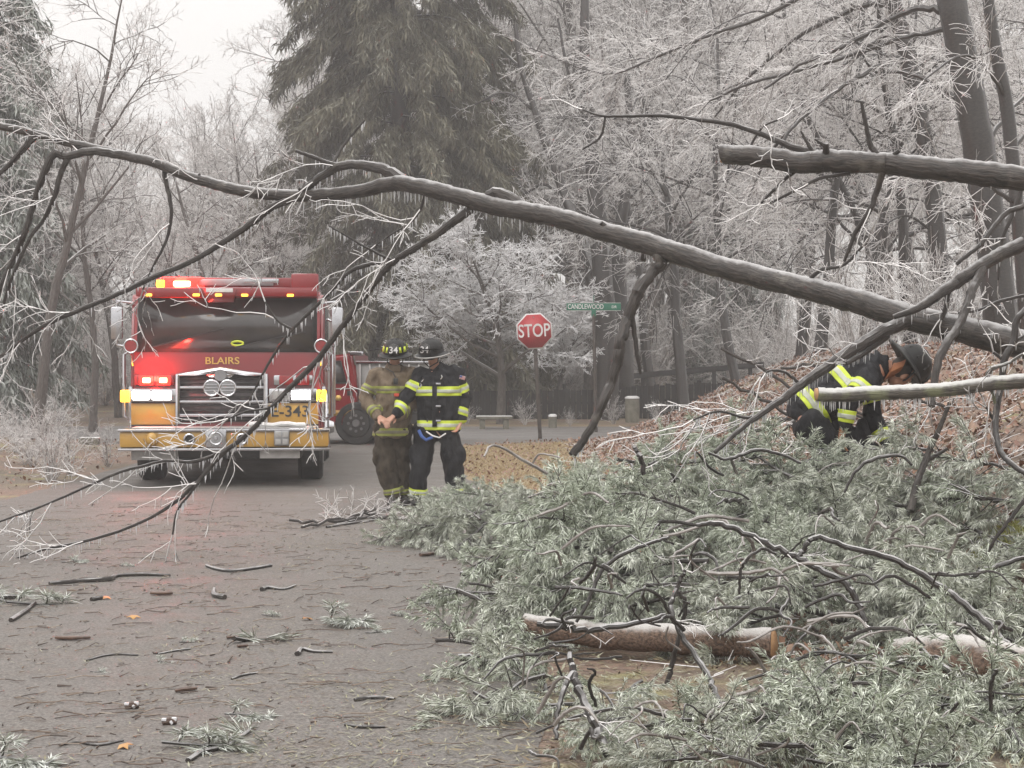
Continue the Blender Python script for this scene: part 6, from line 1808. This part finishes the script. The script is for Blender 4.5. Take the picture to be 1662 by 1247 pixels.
# ------------------------------------------------------------------ sticks, bark and leaves on the road
ST = [('long curved stick lying across the road at the left', 'stick', [(80, 951, 7), (130, 947, 8), (178, 944, 9), (190, 938, 7), (235, 936, 7), (276, 937, 5)]),
      ('dark kinked stick in the road beyond the long curved stick', 'stick', [(335, 921, 5), (352, 927, 6), (375, 930, 6), (410, 926, 6), (440, 921, 6)]),
      ('dark stick lying over the frosted sprig at the left edge', 'stick', [(18, 1011, 8), (38, 998, 8), (57, 983, 7)]),
      ('reddish stub of stick at the extreme left of the road', 'stick', [(-5, 975, 9), (18, 973, 9), (35, 972, 7)]),
      ('flat strip of brown bark at left on the asphalt', 'bark strip', [(91, 1040, 10), (118, 1041, 11), (146, 1039, 8)]),
      ('short reddish bark piece near the long curved stick', 'bark piece', [(246, 967, 9), (262, 968, 10), (279, 967, 9)]),
      ('L-shaped pale stub of wood near the middle of the road', 'stub', [(347, 960, 7), (348, 970, 9), (365, 974, 9)]),
      ('thin pale stick with a knob end right of mid road', 'stick', [(425, 961, 8), (435, 957, 6), (460, 959, 4), (480, 953, 4)]),
      ('dark brown chunk of bark alone on the lower road', 'bark chunk', [(284, 1126, 9), (298, 1125, 12), (318, 1122, 9)]),
      ('thin dark stick slanting on the middle asphalt', 'stick', [(256, 1064, 3), (285, 1059, 4), (310, 1056, 4)]),
      ('long thin crooked twig left of the slanting stick', 'stick', [(140, 1075, 3), (165, 1068, 4), (190, 1065, 4), (224, 1066, 3)]),
      ('white-tipped stick by the whitest frosted sprig', 'stick', [(483, 1066, 9), (490, 1057, 7), (510, 1061, 6), (540, 1061, 4)]),
      ('long thin twig at the bottom left of the road', 'stick', [(96, 1213, 3), (125, 1208, 4), (160, 1213, 5), (200, 1205, 4)]),
      ('small dark wood chip beside the whitest frosted sprig', 'wood chip', [(368, 1039, 8), (387, 1038, 8)]),
      ('bark chip just left of the whitest frosted sprig', 'wood chip', [(385, 1053, 8), (402, 1052, 8)]),
      ('thin stick in front of the whitest frosted sprig', 'stick', [(376, 1105, 4), (395, 1099, 5), (418, 1095, 4)]),
      ('short stick with orange wood left of mid road', 'stick', [(148, 977, 7), (165, 974, 8)]),
      ('grey stick at the bottom beside the large dull-green sprig', 'stick', [(305, 1240, 9), (330, 1225, 9), (370, 1215, 8), (405, 1190, 7)]),
      ('pale slim stick standing off the lower edge of the heap', 'stick', [(560, 1180, 5), (590, 1184, 6), (625, 1183, 4)]),
      ('brown stick in the litter at bottom middle', 'stick', [(575, 1140, 6), (610, 1136, 7), (640, 1138, 5)]),
      ('dark twig between the two firefighters and the heap', 'stick', [(530, 858, 4), (570, 852, 5), (620, 845, 4)]),
      ('dark stub of stick before the left end of the heap', 'stick', [(750, 935, 9), (768, 938, 9)]),
      ('short dark bark piece left of the low sprig beside the heap', 'bark piece', [(682, 905, 9), (703, 903, 9)])]
for k, (lab, cat, pts_) in enumerate(ST):
    s = GS(max(p[1] for p in pts_))
    rows = []
    for px, py, w in pts_:
        g = GP(px, py); rows.append((*g, w / s / 2))
    q = spline(np.array(rows), 4)
    pts, rad = q[:, :3].copy(), np.maximum(q[:, 3], .003)
    pts[:, 2] = rad * .8 + .004
    root = pts[0].copy()
    nm = cat.replace(' ', '_')
    chip = 'bark' in cat or 'chip' in cat
    o = MB(root).tube(pts, rad, 7, lump=.16, seed=k, flat=(1, .6) if chip else (1, 1)).obj(nm, M['bark_chip'] if chip else M[('bark', 'bark_dark')[k % 2]])
    o.location = root
    tag(o, lab, cat)
# branch tips of a broken twig bundle by the firefighters' feet
for k, (lab, pts_) in enumerate([('spray of grey twigs lying left of the firefighters boots', [(490, 862), (540, 850), (590, 838), (640, 828)]), ('second spray of twigs under the firefighters boots', [(470, 850), (530, 852), (600, 846), (660, 850)]), ('twig spray bristling upward beside the boots', [(560, 850), (600, 842), (650, 846)])]):
    rows = [(px, py - 6, GS(py), 5) for px, py in pts_]
    root = P(*rows[0][:3]); pts, rad = limb(rows, 5, .8, k)
    t = thing('twig_spray', lab, 'twigs', tuple(root))
    part('stem', MB(root).tube(pts, rad, 6), M['bark'], t)
    segs = []
    twigs_on(np.random.RandomState(70 + k), pts, [unit(v) for v in np.gradient(pts, axis=0)], segs, .33, 1, 12, .0045, -.05, rmin=.003, wob=.25)
    segs = [s_ for s_ in segs if min(s_[2], s_[5]) > .003]
    tag(link(bpy.data.objects.new('twigs', seg_mesh('twigs', segs, M['twig_ice'], root)), t), kind='stuff')
# white ice lump
for px, py, lab in [(214, 1152, 'lump of white ice on dark bark alone on the lower road'), (275, 1178, 'white ice-crusted stub among the bottom sprigs')]:
    p = GP(px, py)
    t = thing('ice_lump', lab, 'ice', tuple(p))
    part('bark', MB().tube([(-.03, 0, .012), (.0, .0, .02), (.03, .01, .014)], [.012, .02, .012], 8, lump=.2), M['bark_chip'], t)
    for k in range(4): part('crust', MB().box((-.022 + .014 * k, -.006 + .008 * (k % 2), .028 - .006 * (k % 3)), (.022, .018, .013), Matrix.Rotation(k * 1.1, 3, 'Z') @ Matrix.Rotation(.5 * k, 3, 'X'), bevel=.004), M['ice'], t)
# leaves singled out
def leaf_mesh():
    v = [(0, 0, 0), (.028, .018, .012), (.05, .035, .004), (.065, .01, .016), (.09, 0, .006), (.065, -.012, .014), (.05, -.035, .003), (.028, -.018, .012)]
    return MB().add(v + [(x, y, z - .002) for x, y, z in v], [tuple(range(8)), tuple(range(15, 7, -1))] + [(j, 8 + j, 8 + (j + 1) % 8, (j + 1) % 8) for j in range(8)]).mesh('fallen_leaf', M['orange_leaf'])
lm = leaf_mesh()
for k, (px, py, lab) in enumerate([(205, 1005, 'orange leaf on the asphalt beyond the flat bark strip'), (167, 975, 'small orange leaf beside the short stick with orange wood'), (508, 1009, 'orange leaf left of the olive-green sprig'), (805, 925, 'russet leaf at the left foot of the big heap'), (198, 1213, 'yellow leaf at the bottom of the road')]):
    o = link(bpy.data.objects.new('fallen_leaf', lm)); p = GP(px, py); o.location = (p[0], p[1], .012); o.rotation_euler = (.2, .1, k * 1.3); tag(o, lab, 'leaf')

# small litter nobody could count: needles, twig crumbs and leaf bits on the asphalt
rs = np.random.RandomState(8)
N = 4600
Y = 6.6 + (20.5 - 6.6) * rs.rand(N) ** 1.35
X = rs.uniform(-5.4, .15, N); keep = np.abs(X) < .30 * Y + .4
clus = np.array([noise.noise(Vector((x * .9, y * .6, 7))) for x, y in zip(X, Y)])
keep &= (clus + rs.normal(0, .22, N)) > .0
X, Y = X[keep], Y[keep]; N = len(X)
A = rs.normal(0, 1.2, N); L = rs.gamma(1.4, .022, N) + .008
dx, dy = np.cos(A) * L, np.sin(A) * L
r0 = rs.uniform(.0018, .0036, N) * rs.choice([1, 1, 1, 1.9], N)
S = np.stack([X, Y, r0 * .7 + .004, X + dx, Y + dy, r0 * .7 + .004 + rs.rand(N) * .012, r0, r0 * .5], axis=1)
tag(link(bpy.data.objects.new('debris', seg_mesh('debris', S, M['debris']))), 'fine twig crumbs and needles strewn over the asphalt', None, None, 'stuff')
# longer thin twigs scattered
N = 420
Y = 7 + 13 * rs.rand(N) ** 1.2; X = rs.uniform(-.29, .03, N) * Y
segs = []
for x, y in zip(X, Y):
    a = rs.normal(0, .55); p = np.array((x, y, .009)); r = rs.uniform(.0022, .0042)
    for j in range(4):
        a += rs.normal(0, .35); q = p + np.array((math.cos(a), math.sin(a), 0)) * rs.uniform(.03, .085); q[2] = .009 + rs.rand() * .012
        segs.append((*p, *q, r, r * .85)); p = q
tag(link(bpy.data.objects.new('twig_litter', seg_mesh('twig_litter', segs, M['debris']))), 'thin broken twigs strewn over the asphalt', None, None, 'stuff')
# pale needle shreds in patches
N = 6500
cx_ = rs.uniform(-.29, .02, 90); cy_ = 7 + 12 * rs.rand(90)
cx_[:22] = rs.uniform(-.13, .03, 22); cy_[:22] = rs.uniform(6.8, 9, 22)
cx_[22:44] = rs.uniform(-.28, -.08, 22); cy_[22:44] = rs.uniform(15, 18.5, 22)
ii = rs.randint(0, 90, N)
Y = cy_[ii] + rs.normal(0, .26, N); X = cx_[ii] * cy_[ii] + rs.normal(0, .28, N)
A = rs.uniform(0, 6.28, N); L = rs.uniform(.02, .065, N)
c = np.stack([X, Y, np.full(N, .008)], 1); d = np.stack([np.cos(A), np.sin(A), rs.uniform(0, .3, N)], 1); sd = np.stack([-np.sin(A), np.cos(A), np.zeros(N)], 1)
w = rs.uniform(.002, .0045, N)[:, None]; Lc = L[:, None]
V4 = np.stack([c, c + d * Lc * .5 + sd * w, c + d * Lc, c + d * Lc * .5 - sd * w], 1)
tag(link(bpy.data.objects.new('needle_litter', quad_mesh('needle_litter', V4, M['crumbs']))), 'shed pine needles scattered over the asphalt', None, None, 'stuff')
# needles, crumbs and leaf scraps on the soil under and before the heap
N = 15000
X = rs.uniform(-.45, 3.1, N); Y = rs.uniform(6.3, 13, N)
keep = (X > .02 + rs.normal(0, .16, N)); X, Y = X[keep], Y[keep]; N = len(X)
Z = np.array([bank(x, y) for x, y in zip(X, Y)]) + .008 + rs.uniform(0, .02, N)
A = rs.uniform(0, 6.28, N); L = rs.uniform(.025, .085, N)[:, None]; w = rs.uniform(.002, .0065, N)[:, None]
c = np.stack([X, Y, Z], 1); d = np.stack([np.cos(A), np.sin(A), rs.uniform(-.1, .5, N)], 1); sd = np.stack([-np.sin(A), np.cos(A), rs.normal(0, .3, N)], 1)
V4 = np.stack([c, c + d * L * .5 + sd * w, c + d * L, c + d * L * .5 - sd * w], 1)
tag(link(bpy.data.objects.new('soil_litter', quad_mesh('soil_litter', V4, M['crumbs']))), 'shed needles and scraps on the soil under the heap', None, None, 'stuff')
# leaves over the bank and the verge
def leaves(name, n, fx, fy, lab, mat='leaf', size=(.022, .058)):
    X, Y = fx(n), fy(n)
    if name == 'lawn_leaves':
        X = np.array([max(x, edge_right(y) + .05 + abs(x) * .1) for x, y in zip(X, Y)])
    Z = np.array([bank(x, y) for x, y in zip(X, Y)]) + .012
    A = rs.uniform(0, 6.28, n); L = rs.uniform(*size, n)[:, None]; w = L * rs.uniform(.28, .5, n)[:, None]
    d = np.stack([np.cos(A), np.sin(A), rs.normal(.15, .6, n)], 1); sd = np.stack([-np.sin(A), np.cos(A), rs.normal(0, .4, n)], 1)
    c = np.stack([X, Y, Z + np.abs(rs.normal(0, .02, n))], 1)
    V4 = np.stack([c, c + d * L * .5 + sd * w, c + d * L, c + d * L * .5 - sd * w + np.array((0, 0, .012))], 1)
    tag(link(bpy.data.objects.new(name, quad_mesh(name, V4, M[mat]))), lab, None, None, 'stuff')
leaves('leaf_litter', 52000, lambda n: 1.0 + rs.gamma(2.2, 1.1, n), lambda n: rs.uniform(9.6, 35, n), 'russet leaves covering the bank')
N = 5200
X = .9 + rs.gamma(2.0, 1.2, N); Y = rs.uniform(9, 34, N); A = rs.uniform(0, 6.28, N); L = rs.gamma(2, .07, N) + .03
Z = np.array([bank(x, y) for x, y in zip(X, Y)]) + rs.uniform(.01, .05, N)
Z2 = np.array([bank(x, y) for x, y in zip(X + np.cos(A) * L, Y + np.sin(A) * L)]) + rs.uniform(.01, .10, N)
S = np.stack([X, Y, Z, X + np.cos(A) * L, Y + np.sin(A) * L, Z2, np.full(N, .0042), np.full(N, .002)], 1)
tag(link(bpy.data.objects.new('twig_litter', seg_mesh('twig_litter', S, M['twig_ice']))), 'frosted broken twigs strewn over the bank', None, None, 'stuff')
leaves('lawn_leaves', 2600, lambda n: rs.uniform(-.9, 2.4, n), lambda n: rs.uniform(17, 36, n), 'brown leaves scattered over the straw-coloured grass')
leaves('verge_leaves', 4000, lambda n: rs.uniform(-14, -5.9, n), lambda n: rs.uniform(14, 36, n), 'russet leaves covering the left verge')
# straw-coloured grass by the junction
N = 26000
X = rs.uniform(-1.3, 2.2, N); Y = rs.uniform(14, 36, N)
keep = np.array([x > edge_right(y) + .02 + abs(rs.normal(0, .07)) for x, y in zip(X, Y)])
X, Y = X[keep], Y[keep]; N = len(X)
Z = np.array([bank(x, y) for x, y in zip(X, Y)])
A = rs.uniform(0, 6.28, N); H = rs.uniform(.02, .055, N)
S = np.stack([X, Y, Z, X + np.cos(A) * H * 1.1, Y + np.sin(A) * H * 1.1, Z + H * .8, np.full(N, .004), np.full(N, .001)], 1)
M['straw'] = pm('straw', (0.26, 0.17, 0.075), (0.40, 0.30, 0.15), 1.1, 0.6, island=((0.17, 0.10, 0.045), (0.36, 0.26, 0.12), (0.50, 0.42, 0.28)))
tag(link(bpy.data.objects.new('grass', seg_mesh('grass', S, M['straw']))), 'short straw-coloured grass between road and bank', None, None, 'stuff')
# yellow-green moss cushions
for px, py, s, w, h, lab in [(1625, 825, 262, .22, .07, 'yellow-green moss cushion at the right edge above the heap'), (1055, 712, 125, .5, .05, 'yellow-green moss patch at the foot of the leafy bank'), (985, 722, 118, .4, .04, 'yellow-green moss patch by the hanging dead limb')]:
    p = P(px, py, s); p[2] = bank(p[0], p[1])
    N = 900
    rr2 = np.sqrt(rs.rand(N)) * w; th = rs.uniform(0, 6.28, N)
    x, y = rr2 * np.cos(th), rr2 * np.sin(th) * 1.2
    z = h * (1 - (rr2 / w) ** 2) + np.array([bank(p[0] + a_, p[1] + b_) for a_, b_ in zip(x, y)]) - p[2]
    S = np.stack([x, y, z - .02, x + rs.normal(0, .01, N), y + rs.normal(0, .01, N), z + rs.uniform(.005, .03, N), np.full(N, .010), np.full(N, .003)], 1)
    if 'moss' not in M: M['moss'] = pm('moss', (0.26, 0.27, 0.05), (0.42, 0.42, 0.12), 12, 0.7, island=((0.20, 0.20, 0.05), (0.40, 0.40, 0.11), (0.55, 0.54, 0.26)))
    o = link(bpy.data.objects.new('moss_patch', seg_mesh('moss_patch', S, M['moss']))); o.location = p
    tag(o, lab, 'moss', None, 'stuff')
print('needles', NN, 'boughs', nb)
print('segments', NSEG, 'objects', len(bpy.data.objects))
